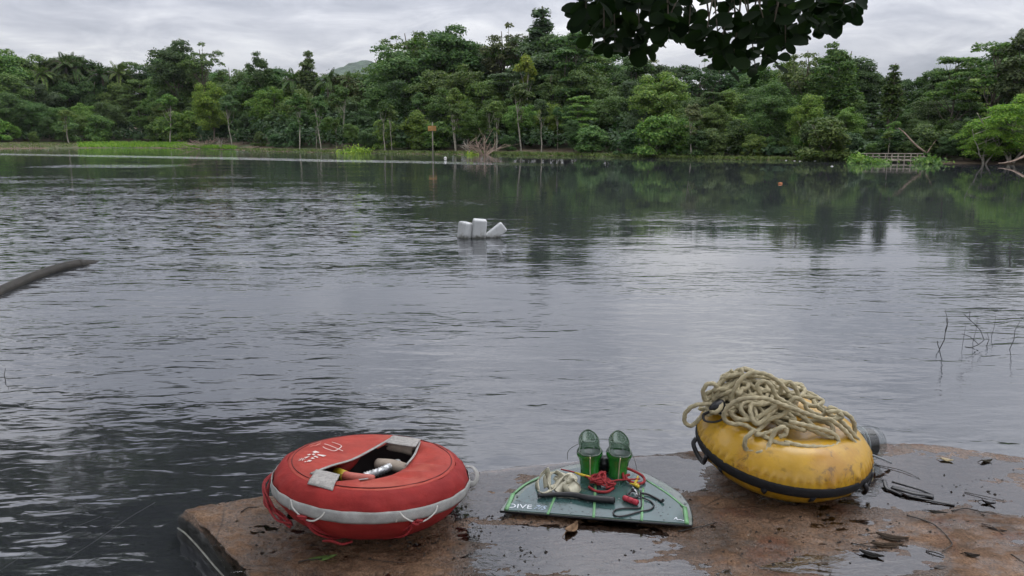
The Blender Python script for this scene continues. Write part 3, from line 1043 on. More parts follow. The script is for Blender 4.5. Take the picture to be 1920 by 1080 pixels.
pe = [(LP[0][0] + (0.4 - LP[0][1]) * slope_l + .04, 0.4, 0.0)] + [(LP[0][0] + .04, LP[0][1] - .02, 0.0)]
pe += [(a, b - .022, 0.0) for a, b in zip(_exx[1:], _exy[1:])] + [(5.0, 0.4, 0.0)]
tag(MB().add(pe[::-1], [tuple(range(len(pe)))]).build('puddle_water', film_material(), None, False), 'shallow rain puddles lying in the hollows of the ledge', None, None, 'structure')

# ------------------------------------------------------------------ shared object materials
red_cloth = material('red canvas', (0.29, 0.021, 0.018), 0.72, 0.12, 14, 0.004, 26, 0.3, second=(0.24, 0.016, 0.015), sscale=3)
red_top = material('red canvas top', (0.38, 0.042, 0.027), 0.62, 0.14, 10, 0.004, 22, 0.35, second=(0.43, 0.080, 0.052), sscale=4)
seam_red = material('dark red piping', (0.12, 0.010, 0.008), 0.7)
webbing = material('grey webbing', (0.36, 0.355, 0.34), 0.75, 0.15, 30, 0.0015, 300, 0.3, second=(0.36, 0.35, 0.33), sscale=8)
velcro = material('grey velcro', (0.40, 0.38, 0.36), 0.9, 0.2, 80, 0.002, 500, 0.2)
liner = material('dark lining', (0.02, 0.012, 0.013), 0.8)
pinkhose = material('pink hose', (0.45, 0.10, 0.07), 0.5, .1, 20)
yellow_tape = material('yellow tape', (0.55, 0.40, 0.03), 0.5, .25, 60)
silver = material('silver braid', (0.55, 0.56, 0.57), 0.35, .6, 70, 0.003, 160, .5, metal=.6)
beige_foam = material('beige folded flap', (0.40, 0.33, 0.27), 0.85, .15, 20, .001, 300)
cord_red = material('red cord', (0.30, 0.018, 0.022), 0.65, .25, 120, .002, 500)
cord_white = material('white cord', (0.62, 0.60, 0.56), 0.7)
print_white = material('white print', (0.72, 0.62, 0.58), 0.7, .1, 60)
print_faint = material('worn white print', (0.58, 0.24, 0.19), 0.7, .2, 60)
black_rubber = material('black rubber', (0.012, 0.012, 0.014), 0.32, .2, 40, .0005, 200, .5)
black_web = material('black webbing', (0.016, 0.016, 0.018), 0.7, .2, 60, .0015, 400, .3)

# ------------------------------------------------------------------ red buoy
BC = np.array([-0.585, 2.905, 0.0])
buoy = empty('red_buoy', BC + np.array([0, 0, .022]), (R(-5.0), R(3.5), 0))
BMI = np.array(buoy.rotation_euler.to_matrix()).T
tag(buoy, 'round red canvas dive buoy with pale band and open zip top', 'buoy', 'dive buoys on the ledge')
RO = 0.405
prof = [(0.0, .012), (.18, .005), (.245, .004), (.300, .020), (.343, .052), (.374, .092), (.391, .130), (.394, .150), (.390, .172), (.378, .196), (.358, .216), (.338, .226)]
prof = [tuple(p) for p in crs(np.array([(a, b, 0) for a, b in prof]), 4)[:, :2]]


def crinkle(V, amp=.0075):
    a = np.arctan2(V[:, 1], V[:, 0]); r = np.hypot(V[:, 0], V[:, 1])
    k = amp * (fbm(a * 5 + 40, V[:, 2] * 28 + 3, 3) - .5) * 2 + .5 * amp * np.sin(a * 23 + 4 * vnoise(a * 3 + 9, V[:, 2] * 10)) * np.exp(-((V[:, 2] - .17) / .05) ** 2)
    V[:, 0] += np.cos(a) * k; V[:, 1] += np.sin(a) * k
    return V


MB().lathe(prof, 120, fn=crinkle).build('side_cover', red_cloth, buoy)


def top_z(r, x=0, y=0):
    r = np.asarray(r, float)
    return np.interp(r, [0, .10, .18, .25, .30, .338], [.208, .220, .231, .237, .235, .2255])


def loc(q, z=.232):
    o_l, d_l = BMI @ (np.array([0, 0, HCAM]) - np.array(buoy.location)), BMI @ ray(*q)
    return (o_l + d_l * ((z - o_l[2]) / d_l[2]))[:2]


OPEN = [(584, 890), (622, 874), (660, 857), (700, 839), (736, 823), (762, 823), (786, 830), (776, 852), (760, 870), (735, 884), (695, 896), (660, 902), (632, 904), (605, 898)]
op = np.array([loc(q) for q in OPEN])
cen = np.array([loc((700, 868))])[0]
ang = np.arctan2(op[:, 1] - cen[1], op[:, 0] - cen[0]); rad_ = np.hypot(*(op - cen).T)
o_ = np.argsort(ang); ang, rad_ = ang[o_], rad_[o_]
NA2, NR2 = 160, 22
th = np.linspace(-math.pi, math.pi, NA2, endpoint=False)
px_ = np.interp(th, np.concatenate([[ang[-1] - 2 * math.pi], ang, [ang[0] + 2 * math.pi]]), np.concatenate([[rad_[-1]], rad_, [rad_[0]]]))
# straight chords between the outline's corners
def chord(t):
    a2 = np.concatenate([ang - 2 * math.pi, ang, ang + 2 * math.pi]); r2 = np.tile(rad_, 3)
    k = np.searchsorted(a2, t) - 1
    p, q = r2[k] * np.array([math.cos(a2[k]), math.sin(a2[k])]), r2[k + 1] * np.array([math.cos(a2[k + 1]), math.sin(a2[k + 1])])
    d, e = np.array([math.cos(t), math.sin(t)]), q - p
    M = np.array([[d[0], -e[0]], [d[1], -e[1]]])
    return np.linalg.solve(M, p)[0]
inner = np.array([cen + chord(t) * np.array([math.cos(t), math.sin(t)]) for t in th])
outer = []
for t in th:      # where the ray from cen meets the rim circle
    d = np.array([math.cos(t), math.sin(t)])
    bq = cen @ d
    outer.append(cen + d * (-bq + math.sqrt(bq * bq - cen @ cen + .338 ** 2)))
outer = np.array(outer)
tvv, tff = [], []
for k in range(NR2 + 1):
    f = k / NR2
    p = inner * (1 - f) + outer * f
    r = np.hypot(*p.T)
    wr = (.018 * (fbm(p[:, 0] * 7 + 3, p[:, 1] * 13 + 5, 3) - .5) + .006 * np.sin(p[:, 0] * 30 + 40 * p[:, 1] + 5 * vnoise(p[:, 0] * 8, p[:, 1] * 8)) * (p[:, 0] > cen[0])) * math.sin(math.pi * min(1, f * 1.0) ** .7)
    sag = -.012 * (1 - f) ** 3 * (p[:, 0] > cen[0] - .02)
    tvv.append(np.concatenate([p, (top_z(r) + wr + sag)[:, None]], 1))
for k in range(NR2):
    for j in range(NA2):
        q = (j + 1) % NA2
        tff.append((k * NA2 + j, (k + 1) * NA2 + j, (k + 1) * NA2 + q, k * NA2 + q))
cov = MB().add(np.concatenate(tvv), tff).build('top_cover', red_top, buoy)
sol = cov.modifiers.new('thickness', 'SOLIDIFY'); sol.thickness = .004; sol.offset = -1
a = np.linspace(0, 2 * math.pi, 121)
MB().tube(np.stack([.322 * np.cos(a), .322 * np.sin(a), top_z(.322) + .0005 + 0 * a], 1), .0022, 6, False).build('seam', seam_red, buoy)
# zip edges
def on_top(pts, lift=.004):
    return [np.array([p[0], p[1], float(top_z(math.hypot(p[0], p[1]))) + lift]) for p in pts]
zip_l = [loc(q) for q in [(583, 891), (622, 874.5), (660, 857.5), (700, 839.5), (737, 823)]]
MB().tube(on_top(zip_l, .004), .0065, 8, flat=.5, smooth_n=4).build('zip_edge', webbing, buoy)
zip_r = [loc(q) for q in [(787, 830), (777, 852), (761, 870)]]
MB().tube(on_top(zip_r, .0), .005, 8, flat=.5, smooth_n=4).build('zip_edge', webbing, buoy)
hem = [loc(q) for q in [(645, 904), (662, 901), (690, 897)]]
MB().tube(on_top(hem, -.004), .004, 8, flat=.5, smooth_n=4).build('zip_edge', webbing, buoy)
# velcro patch and folded flap
def patch(quad, n, lift, name, m, amp=.002):
    a_, b_, c_, d_ = [loc(q) for q in quad]
    vv, ff = [], []
    for i in range(n + 1):
        for j in range(n + 1):
            s_, t_ = i / n, j / n
            p = (a_ * (1 - s_) + b_ * s_) * (1 - t_) + (d_ * (1 - s_) + c_ * s_) * t_
            r = math.hypot(*p)
            z = float(top_z(r)) if r < .338 else float(np.interp(r, [.338, .358, .378, .39], [.2255, .216, .196, .172]))
            vv.append((p[0], p[1], z + lift + amp * math.sin(9 * t_ + 2 * s_)))
    for i in range(n):
        for j in range(n):
            ff.append((i * (n + 1) + j, (i + 1) * (n + 1) + j, (i + 1) * (n + 1) + j + 1, i * (n + 1) + j + 1))
    o = MB().add(vv, ff).build(name, m, buoy)
    sd = o.modifiers.new('thickness', 'SOLIDIFY'); sd.thickness = .003
    return o
patch([(593, 886), (637, 897), (624, 915), (577, 904)], 10, .006, 'velcro_patch', velcro, .0025)
patch([(737, 822), (789, 829), (779, 842), (722, 833)], 8, .007, 'velcro_patch', velcro, .001)
for (c0, c1, rr) in [((728, 838), (776, 848), .030), ((708, 858), (764, 868), .030)]:
    p0, p1 = loc(c0, .19), loc(c1, .19)
    z0 = .196 if c0[1] < 850 else .164
    mid = (p0 + p1) / 2
    MB().tube([(p0[0], p0[1], z0), (mid[0], mid[1] - .004, z0 + .006), (p1[0], p1[1], z0)], [rr * .9, rr, rr * .9], 14, smooth_n=6, flat=.8).build('folded_flap', beige_foam, buoy)
# inside
MB().lathe([(.245, .205), (.262, .15), (.25, .09), (.2, .05), (.0, .045)], 48).build('lining', liner, buoy)
h0, h1, h2, h3 = loc((620, 868), .17), loc((632, 884), .18), loc((655, 893), .185), loc((700, 895), .17)
hp = crs(np.array([(*h0, .150), (*h1, .176), (*h2, .182), (*h3, .160)]), 8)
MB().tube(hp, .020, 12).build('inner_hose', pinkhose, buoy)
MB().tube(hp[8:15], .0212, 12).build('tape', yellow_tape, buoy)
rd = loc((655, 862), .17); rd2 = loc((672, 842), .17)
MB().tube([(*loc((628, 878), .15), .13), (*rd, .155), (*rd2, .165)], .026, 12, smooth_n=5).build('inner_tube', red_cloth, buoy)
s0, s1, s2 = loc((682, 890), .16), loc((715, 885), .16), loc((748, 872), .16)
sp_ = crs(np.array([(*s0, .152), (*s1, .166), (*s2, .172)]), 12)
MB().tube(sp_, [.0145 + .0035 * (i % 2) for i in range(len(sp_))], 12).build('braided_hose', silver, buoy)
# band
bz0, bz1 = .122, .168
band = [(float(np.interp(z, [p[1] for p in prof if p[0] > .3], [p[0] for p in prof if p[0] > .3])) + .008, z) for z in np.linspace(bz0, bz1, 6)]
bnd = MB().lathe(band, 120, fn=lambda V: crinkle(V, .004)).build('band', webbing, buoy)
sd = bnd.modifiers.new('thickness', 'SOLIDIFY'); sd.thickness = .0025
def rim_pt(adeg, z, off=.008):
    r = float(np.interp(z, [p[1] for p in prof if p[0] > .3], [p[0] for p in prof if p[0] > .3])) + off
    return np.array([r * math.cos(R(adeg)), r * math.sin(R(adeg)), z])
for adeg in range(-165, 0, 9):
    MB().tube([rim_pt(adeg, z, .0052) for z in (bz0 + .002, .145, bz1 - .002)], .0011, 4).build('stitch', velcro, buoy)
for a0, a1 in ((-128, -105), (-66, -43)):
    am = (a0 + a1) / 2
    MB().tube([rim_pt(a0, .164), rim_pt(a0 + 3, .140, .012), rim_pt(am - 2, .114, .014), rim_pt(am + 4, .112, .014), rim_pt(a1 - 2, .136, .012), rim_pt(a1, .158)], .0032, 7, smooth_n=5).build('cord_loop', cord_white, buoy)
    MB().tube([rim_pt(a0 - .5, .166, .006), rim_pt(a0 - 1.5, .126, .009)], .0035, 7).build('cord_loop', cord_white, buoy)
hd = [rim_pt(14, .185, .004), rim_pt(12, .185, .034), rim_pt(8, .163, .042), rim_pt(5, .135, .03), rim_pt(4, .135, .004)]
MB().tube(hd, .012, 8, flat=.3, smooth_n=5).build('handle', webbing, buoy)
rr_ = np.random.RandomState(77)


def strand(pts, r, name, m, parent, n=1, jit=.008):
    for k in range(n):
        P = np.array(pts, float)
        P[1:] += rr_.normal(size=P[1:].shape) * jit
        P[:, 2] = np.maximum(P[:, 2], r + .004)
        MB().tube(P, r, 6, smooth_n=6).build(name, m, parent)


strand([rim_pt(176, .15, .004), rim_pt(186, .12, .03), rim_pt(196, .07, .05), rim_pt(206, .02, .05), rim_pt(216, .012, .02)], .0045, 'cord_strand', cord_red, buoy, 5, .011)
strand([rim_pt(-119, .115, .014), rim_pt(-113, .06, .01), rim_pt(-107, .012, -.02), rim_pt(-100, .01, -.06)], .0045, 'cord_strand', cord_red, buoy, 4, .007)
strand([rim_pt(-122, .118, .016), rim_pt(-119, .112, .02), rim_pt(-116, .118, .016), rim_pt(-119, .124, .02)], .005, 'cord_knot', cord_red, buoy, 2, .005)
strand([rim_pt(-57, .112, .014), rim_pt(-60, .06, .008), rim_pt(-66, .012, -.03), rim_pt(-76, .01, -.05)], .0045, 'cord_strand', cord_red, buoy, 3, .006)
strand([rim_pt(-59, .116, .016), rim_pt(-56, .110, .02), rim_pt(-54, .116, .016), rim_pt(-57, .123, .02)], .005, 'cord_knot', cord_red, buoy, 2, .004)
strand([rim_pt(-112, .01, .02), rim_pt(-106, .01, .03), rim_pt(-100, .01, .015), rim_pt(-94, .01, .0)], .0045, 'cord_strand', cord_red, buoy, 2, .006)
# white print on the flap: trident and block pattern
def mark(polys, m, name, zl=.0022):
    mb2 = MB()
    for pl in polys:
        P = np.array([loc(q) for q in pl])
        # fan of small pieces keeps it on the fabric
        mb2.add(np.array(on_top(P, zl + .003)), [tuple(range(len(P)))])
    return mb2.build(name, m, buoy, False)


def zoomq(pts, x0=540., y0=815., k=13.5):
    return [(x0 + a / k, y0 + b / k) for a, b in pts]


BLK = [[(610, 495), (690, 465), (800, 490), (720, 535)], [(735, 560), (800, 515), (900, 530), (970, 560), (890, 590)], [(480, 565), (540, 545), (585, 565), (520, 582)], [(595, 555), (650, 535), (690, 555), (640, 575)],
       [(400, 630), (560, 600), (470, 650)], [(640, 600), (690, 585), (770, 615), (745, 635)], [(565, 655), (620, 632), (680, 650), (630, 675)], [(465, 740), (520, 700), (610, 700), (560, 740)], [(410, 745), (435, 730), (455, 738), (430, 757)],
       [(290, 665), (305, 655), (325, 700), (310, 708)], [(335, 650), (355, 640), (375, 710), (358, 718)], [(385, 655), (400, 648), (412, 690), (398, 698)], [(270, 690), (280, 685), (292, 715), (282, 720)], [(430, 650), (442, 645), (450, 668), (440, 674)]]
mark([zoomq(p) for p in BLK], print_white, 'block_print')
for ln, w, m, nm in [([(880, 360), (960, 395), (1130, 432), (1210, 420), (1330, 350), (1345, 310), (1250, 275), (1110, 245)], .0022, print_white, 'trident_print'), ([(920, 290), (1050, 320), (1200, 365), (1390, 415)], .0022, print_white, 'trident_print'),
                 ([(540, 305), (660, 265), (780, 235), (850, 205)], .0016, print_faint, 'script_print'), ([(560, 360), (640, 325), (700, 335), (760, 290), (820, 300)], .0018, print_faint, 'script_print'), ([(720, 330), (780, 300), (830, 250)], .0012, print_faint, 'script_print')]:
    MB().tube(on_top([loc(q) for q in zoomq(ln)], .0055), w, 5, flat=.3, smooth_n=4).build(nm, m, buoy)

def clear_material(tint=(.82, .85, .86), face=.32, flat=.03):
    m = bpy.data.materials.new('clear plastic')
    m.use_nodes = True
    t = m.node_tree
    t.nodes.remove(t.nodes['Principled BSDF'])
    fr_ = t.nodes.new('ShaderNodeLayerWeight'); fr_.inputs[0].default_value = .35
    gl = t.nodes.new('ShaderNodeBsdfGlossy'); gl.inputs['Roughness'].default_value = .08
    tr = t.nodes.new('ShaderNodeBsdfTransparent'); tr.inputs[0].default_value = tint + (1,)
    ms = t.nodes.new('ShaderNodeMixShader')
    L(t, mth(t, 'ADD', mth(t, 'MULTIPLY', fr_.outputs['Facing'], face), flat), ms.inputs[0])
    L(t, tr.outputs[0], ms.inputs[1]); L(t, gl.outputs[0], ms.inputs[2])
    L(t, ms.outputs[0], t.nodes['Material Output'].inputs[0])
    return m


# ------------------------------------------------------------------ monofin
FZ = .030
OUT = [(938, 957), (1297, 984), (1297, 966), (1291, 946), (1276, 926), (1250, 908), (1215, 890), (1180, 877), (1145, 869), (1110, 867), (1070, 872), (1035, 882), (1000, 897), (972, 914), (952, 936)]
fo = np.array([px(a, b, FZ) for a, b in OUT])
fc = np.array([fo[:, 0].mean(), fo[:, 1].mean(), 0.0])
fin = empty('monofin', fc)
tag(fin, 'wide green monofin lying flat with two upright foot pockets', 'monofin')
fin_panel = material('teal fin blade', (0.040, 0.085, 0.082), 0.16, .2, 9, .0004, 60, .6, second=(0.055, 0.105, 0.10), sscale=5, coat=.4)
fin_green = material('green fin rib', (0.15, 0.34, 0.15), 0.35, .2, 20, .0006, 150, .5)
fin_rim = material('clear fin rim', (0.10, 0.125, 0.10), 0.12, .25, 25, .0005, 80, .7, second=(0.06, 0.10, 0.055), sscale=12, coat=.6)
boot_green = material('green rubber', (0.028, 0.21, 0.03), 0.10, .3, 9, .001, 30, .6, coat=.8, second=(.014, .08, .018), sscale=7)
boot_inside = material('boot lining', (0.22, 0.26, 0.24), 0.10, .2, 20, .0008, 60, .6, coat=.6)
cream = material('cream stripe', (0.60, 0.50, 0.33), 0.35, .15, 40)
rim_out = MB().slab(fo - fc, .010)
rim_out.build('blade_rim', fin_rim, fin, False)
ctr = np.array([px(1120, 950, FZ)])[0]
inn = []
for (a, b), p in zip(OUT, fo):
    k = 1.0 if b > 950 and a > 1290 and b > 980 or (a < 945) else .90
    q = ctr + (p - ctr) * k
    inn.append(q + np.array([0, 0, .003]))
inn[0] = px(945, 956.5, FZ) + [0, 0, .003]; inn[1] = px(1291, 982.5, FZ) + [0, 0, .003]
MB().slab(np.array(inn) - fc, .004).build('blade_panel', fin_panel, fin, False)
for k, ((a, b), (c, d)) in enumerate([((949, 955.5), (962, 926)), ((1027, 964), (1043, 925)), ((1113, 970), (1117, 905)), ((1203, 976), (1206, 915)), ((1288, 981.5), (1284, 951))]):
    p, q = px(a, b, FZ + .004) - fc, px(c, d, FZ + .004) - fc
    MB().tube([p, (p + q) / 2, q], .009 if k in (0, 4) else .0055, 8, flat=.45, smooth_n=3).build('rib', fin_green, fin)
for ln in ([(962, 926), (985, 908), (1012, 895)], [(1212, 900), (1250, 924), (1284, 951)]):
    MB().tube([px(a, b, FZ + .004) - fc for a, b in ln], .0055, 8, flat=.45, smooth_n=5).build('edge_rib', fin_green, fin)
MB().tube([p + np.array([0, 0, -.004]) - fc for p in list(fo[1:]) + [fo[0]]], .0042, 6, smooth_n=3).build('outer_bead', material('rim bead', (.02, .028, .024), .3), fin)
MB().tube([fo[0] - fc + [0, 0, -.005], fo[1] - fc + [0, 0, -.005]], .005, 6).build('trailing_edge', black_rubber, fin)
# foot pockets
glassy = clear_material((.50, .62, .52), .45, .10)
boot_dark = material('dark green rubber', (.010, .045, .014), .15, .2, 20, coat=.5)
def pocket(cx, cy, tilt):
    pk = empty('foot_pocket', np.array(px(cx, cy, FZ)) - fc + np.array([0, .02, 0]), (R(-4), R(tilt), 0))
    pk.parent = fin
    na, nt = 48, 22
    def shell(scale, z0, dz):
        vv = []
        for i in range(nt + 1):
            for j in range(na):
                t = 2 * math.pi * j / na
                back = (1 + math.sin(t)) / 2
                zt = .108 + .080 * max(0, (back - .12) / .88) ** 1.15
                z = z0 + (zt - z0) * i / nt
                rx = float(np.interp(z, [0, .04, .075, .100, .116, .136, .160, .178, .195], [.043, .043, .048, .060, .059, .044, .051, .050, .036]))
                ry = float(np.interp(z, [0, .05, .085, .108, .140, .195], [.046, .048, .052, .062, .050, .054]))
                vv.append((rx * scale * math.cos(t), ry * scale * math.sin(t) + .03 * max(0, z - .12) / .08, z + dz))
        ff = [(i * na + j, i * na + (j + 1) % na, (i + 1) * na + (j + 1) % na, (i + 1) * na + j) for i in range(nt) for j in range(na)]
        return np.array(vv), ff
    vo, ff = shell(1.0, 0.0, 0)
    bo = MB().add(vo, ff).build('boot', boot_green, pk)
    bo.data.materials.append(glassy)
    for pf in bo.data.polygons:
        pf.material_index = 1 if pf.center.z > .112 else 0
    vi, ff = shell(.91, .05, 0)
    ib = MB().add(vi, [f[::-1] for f in ff]); ib.f.append(tuple(range(na)))
    io = ib.build('boot_lining', boot_inside, pk)
    io.data.materials.append(glassy)
    for pf in io.data.polygons:
        pf.material_index = 1 if pf.center.z > .108 else 0
    top = vo[nt * na:] * [.955, .955, 1] + [0, 0, .001]
    MB().tube(np.concatenate([top, top[:2]]), .0036, 7, False).build('mouth_rim', boot_dark, pk)
    st = []
    for i in range(0, nt + 1):
        p = vo[i * na + 3 * na // 4]
        st.append(p + np.array([-.004, -.0012, 0]))
    MB().tube(st, .0125, 8, flat=.16).build('stripe', cream, pk)
    return pk
pocket(1107, 894, -1.5)
pocket(1159, 896, 3)
MB().box(px(1133, 884, FZ) - fc + np.array([0, .01, .035]), (.05, .05, .06)).build('pocket_bridge', black_rubber, fin)
# lettering
def lettering(txt, x, y, x2, y2, size, m, shear=0.0, outline=False):
    cu = bpy.data.curves.new('lettering', 'FONT')
    cu.body = txt; cu.size = size; cu.shear = shear; cu.extrude = 0.0004
    if outline:
        cu.fill_mode = 'NONE'; cu.bevel_depth = .0009; cu.extrude = 0
    tmp = bpy.data.objects.new('tmp', cu); col.objects.link(tmp)
    me = bpy.data.meshes.new_from_object(tmp.evaluated_get(bpy.context.evaluated_depsgraph_get()))
    bpy.data.objects.remove(tmp)
    me.materials.clear(); me.materials.append(m)
    o = link('lettering', me, None, fin, False)
    p, q = px(x, y, FZ), px(x2, y2, FZ)
    wdt = max(v.co.x for v in me.vertices) - min(v.co.x for v in me.vertices)
    o.scale = (np.linalg.norm(q - p) / wdt, 1, 1)
    o.location = p - fc + np.array([0, 0, .0038])
    o.rotation_euler = (0, 0, math.atan2(q[1] - p[1], q[0] - p[0]))
    return o
lt = material('white lettering', (0.74, 0.78, 0.82), .5, .05)
bpy.context.view_layer.update()
lettering('DIVE', 951, 953, 995, 955.5, .050, lt)
lettering('7/5', 999, 955.8, 1023, 957.5, .050, material('outlined lettering', (0.42, 0.50, 0.62), .5, .05), .45, False)
MB().tube([px(a, b, FZ + .004) - fc for a, b in [(1264, 974), (1268, 970), (1270, 974.5), (1276, 974), (1280, 976), (1285, 976.3)]], .0022, 5, flat=.4, smooth_n=3).build('maker_mark', lt, fin)
# water beads on the blade
rb = np.random.RandomState(41)
bead = MB().lathe([(0.0, .0018), (.003, .0014), (.0042, .0)], 8).mesh('bead')
bead.materials.append(material('water bead', (.05, .08, .08), .03, .0, spec=1.0)); bead.shade_smooth()
for k in range(90):
    a_, b_ = rb.uniform(965, 1285), rb.uniform(930, 978)
    if b_ > 955 + (a_ - 938) * .072:
        continue
    o = link('water_bead', bead, None, fin); o.location = px(a_, b_, FZ + .0031) - fc
    sc_ = rb.uniform(.4, 1.3); o.scale = (sc_ * rb.uniform(.8, 1.5), sc_ * rb.uniform(.8, 1.4), sc_)

# ------------------------------------------------------------------ things lying on the fin
TZ = FZ + .004
def wpts(lst):
    return np.array([px(a, b, TZ + h) for a, b, h in lst])
def thing_at(name, base, label, cat, group=None):
    return tag(empty(name, base), label, cat, group)
# cream rubber belt
belt_m = material('pale rubber belt', (0.52, 0.49, 0.37), .45, .15, 20, .001, 60, .4, second=(.42, .39, .28), sscale=9)
bl = px(1045, 925, TZ)
beltroot = thing_at('rubber_belt', bl, 'crumpled pale beige rubber belt heaped on the monofin', 'belt')
def ribbon(pts, w, name, parent, off, twist=0.0):
    P = crs(np.array(pts, float), 10)
    n = len(P)
    T = np.gradient(P, axis=0); T /= np.linalg.norm(T, axis=1)[:, None]
    vv = []
    for i in range(n):
        up = np.array([math.sin(twist + i * .06) * .7, -.35, .8]); up /= np.linalg.norm(up)
        sdv = np.cross(T[i], up); sdv /= np.linalg.norm(sdv) + 1e-9
        wv = up * math.cos(twist) + sdv * math.sin(twist)
        vv += [P[i] - wv * w * .68 - off, P[i] + wv * w * .68 - off]
    vv = np.array(vv); vv[:, 2] = np.maximum(vv[:, 2], .003)
    o = MB().add(vv, [(2 * i, 2 * i + 1, 2 * i + 3, 2 * i + 2) for i in range(n - 1)]).build(name, belt_m, parent)
    s2 = o.modifiers.new('thickness', 'SOLIDIFY'); s2.thickness = .0035
    return o
ribbon(wpts([(1010, 922, .012), (1006, 905, .02), (1014, 893, .05), (1022, 880, .085), (1028, 890, .06), (1027, 906, .03), (1034, 921, .015), (1022, 928, .012), (1012, 924, .012)]), .026, 'belt_loop', beltroot, bl)
ribbon(wpts([(1026, 912, .02), (1026, 892, .05), (1038, 884, .065), (1052, 890, .06), (1060, 902, .03), (1050, 912, .02), (1036, 916, .02)]), .028, 'belt_loop', beltroot, bl, .5)
ribbon(wpts([(1022, 927, .012), (1036, 917, .02), (1046, 902, .045), (1056, 892, .06), (1066, 893, .05), (1064, 905, .03), (1052, 915, .02), (1046, 923, .012)]), .026, 'belt_loop', beltroot, bl, .2)
ribbon(wpts([(1054, 914, .015), (1066, 905, .03), (1074, 896, .045), (1083, 906, .03), (1080, 914, .02), (1068, 921, .012), (1056, 918, .012)]), .036, 'belt_loop', beltroot, bl, .9)
rl = np.random.RandomState(3)
bm_ = bmesh.new(); bmesh.ops.create_icosphere(bm_, subdivisions=4, radius=1)
for v in bm_.verts:
    c = v.co
    k_ = .72 + .55 * float(fbm(np.array([c.x * 2.2 + c.z * 1.7 + 9]), np.array([c.y * 2.2 - c.z * 1.3 + 5]), 3)[0]) + .16 * math.sin(7 * c.x + 5 * c.z)
    v.co = Vector((c.x * .048 * k_, c.y * .030 * k_, max(c.z * .032 * k_, -.026)))
lm_ = bpy.data.meshes.new('belt_lump'); bm_.to_mesh(lm_); bm_.free()
lo_ = link('belt_lump', lm_, belt_m, beltroot); lo_.location = Vector(px(1060, 914, TZ) - bl) + Vector((0, .01, .030))
# black tube
bt = px(1110, 935, TZ)
btr = thing_at('black_tube', bt, 'thick black rubber tube end lying in front of the red cord', 'tube')
tp = wpts([(1008, 929, .012), (1040, 927, .013), (1075, 928, .014), (1105, 934, .014), (1152, 938, .014)])
MB().tube(tp - bt, [.008, .010, .0125, .0135, .0145], 14, smooth_n=6).build('tube_body', black_rubber, btr)
tk = tp[-1] - bt; td = (tp[-1] - tp[-2]); td /= np.linalg.norm(td)
MB().tube([tk + td * .0005, tk + td * .003], .0105, 14).build('tube_bore', liner, btr)
# red cord heap
rc = px(1130, 905, TZ)
rcr = thing_at('cord_tangle', rc, 'tangled dark red cord heaped before the foot pockets', 'cord')
rr3 = np.random.RandomState(15)
pts = []
for k in range(46):
    a_ = k * 1.9 + rr3.normal() * .5
    cx_w = (1112 + 28 * rr3.rand(), 905 + 9 * rr3.rand()) if k < 34 else (1140 + 8 * rr3.rand(), 912 + 4 * rr3.rand())
    p = px(cx_w[0], cx_w[1], TZ)
    pts.append(p + np.array([math.cos(a_) * .026 * rr3.rand() ** .3, math.sin(a_) * .022, .008 + .038 * rr3.rand() * (1 if k < 34 else .5)]) - rc)
MB().tube(pts, .0042, 7, smooth_n=7).build('tangle', cord_red, rcr)
MB().tube(wpts([(1118, 905, .02), (1121, 893, .035), (1127, 885, .045), (1133, 888, .045), (1135, 897, .03), (1132, 906, .02)]) - rc, .0055, 8, smooth_n=6).build('cord_loop', cord_red, rcr)
MB().tube(wpts([(1052, 880, .03), (1078, 886, .03), (1110, 897, .03), (1140, 903, .028), (1160, 900, .025), (1200, 898, .02)]) - rc, .0036, 7, smooth_n=6).build('cord_run', cord_red, rcr)
MB().tube(wpts([(1170, 898, .02), (1168, 884, .03), (1176, 879, .035), (1190, 884, .03), (1205, 893, .015), (1208, 903, .008), (1196, 907, .008), (1180, 902, .012), (1173, 893, .02), (1180, 890, .02)]) - rc, .0062, 8, smooth_n=6).build('cord_loop', cord_red, rcr)
MB().tube(wpts([(1104, 913, .008), (1118, 921, .006), (1138, 922, .006), (1150, 915, .008)]) - rc, .006, 8, smooth_n=5).build('cord_run', cord_red, rcr)
MB().tube(wpts([(1078, 886, .031), (1090, 890, .032), (1108, 894, .031)]) - rc, [.004, .0065, .004], 8, smooth_n=5).build('yellow_tape', yellow_tape, rcr)
# yellow tag, snap clip, lanyard
yt = px(1193, 902, TZ)
ytr = thing_at('lanyard', yt, 'thin black lanyard with yellow knot looped over the fin', 'lanyard')
MB().tube(wpts([(1196, 893, .02), (1194, 900, .015), (1191, 906, .012), (1196, 911, .01)]) - yt, [.005, .007, .006, .009], 8, smooth_n=4).build('yellow_knot', yellow_tape, ytr)
MB().tube(wpts([(1181, 906, .01), (1190, 909, .012), (1198, 913, .01)]) - yt, [.003, .006, .008], 8, smooth_n=4).build('yellow_knot', yellow_tape, ytr)
for q in ([(1180, 925, .006), (1176, 928, .006), (1186, 933, .006), (1196, 931, .006), (1194, 923, .012), (1184, 921, .01), (1180, 925, .006)], [(1184, 918, .012), (1192, 919, .016), (1196, 926, .012)]):
    MB().tube(wpts(q) - yt, .0045, 7, smooth_n=5).build('snap_clip', black_rubber, ytr)
MB().tube(wpts([(1186, 914, .014), (1192, 921, .016), (1194, 928, .012)]) - yt, .004, 7, smooth_n=5).build('snap_clip', silver, ytr)
MB().tube(wpts([(1201, 920, .006), (1203, 940, .004), (1199, 952, .003), (1170, 953, .003), (1154, 956, .003), (1150, 963, .003), (1158, 968, .003), (1175, 966, .003), (1200, 959, .003), (1219, 955, .003), (1226, 948, .003), (1220, 940, .003),
                 (1205, 933, .005), (1196, 928, .006)]) - yt, .0033, 7, smooth_n=8).build('loop', black_rubber, ytr)
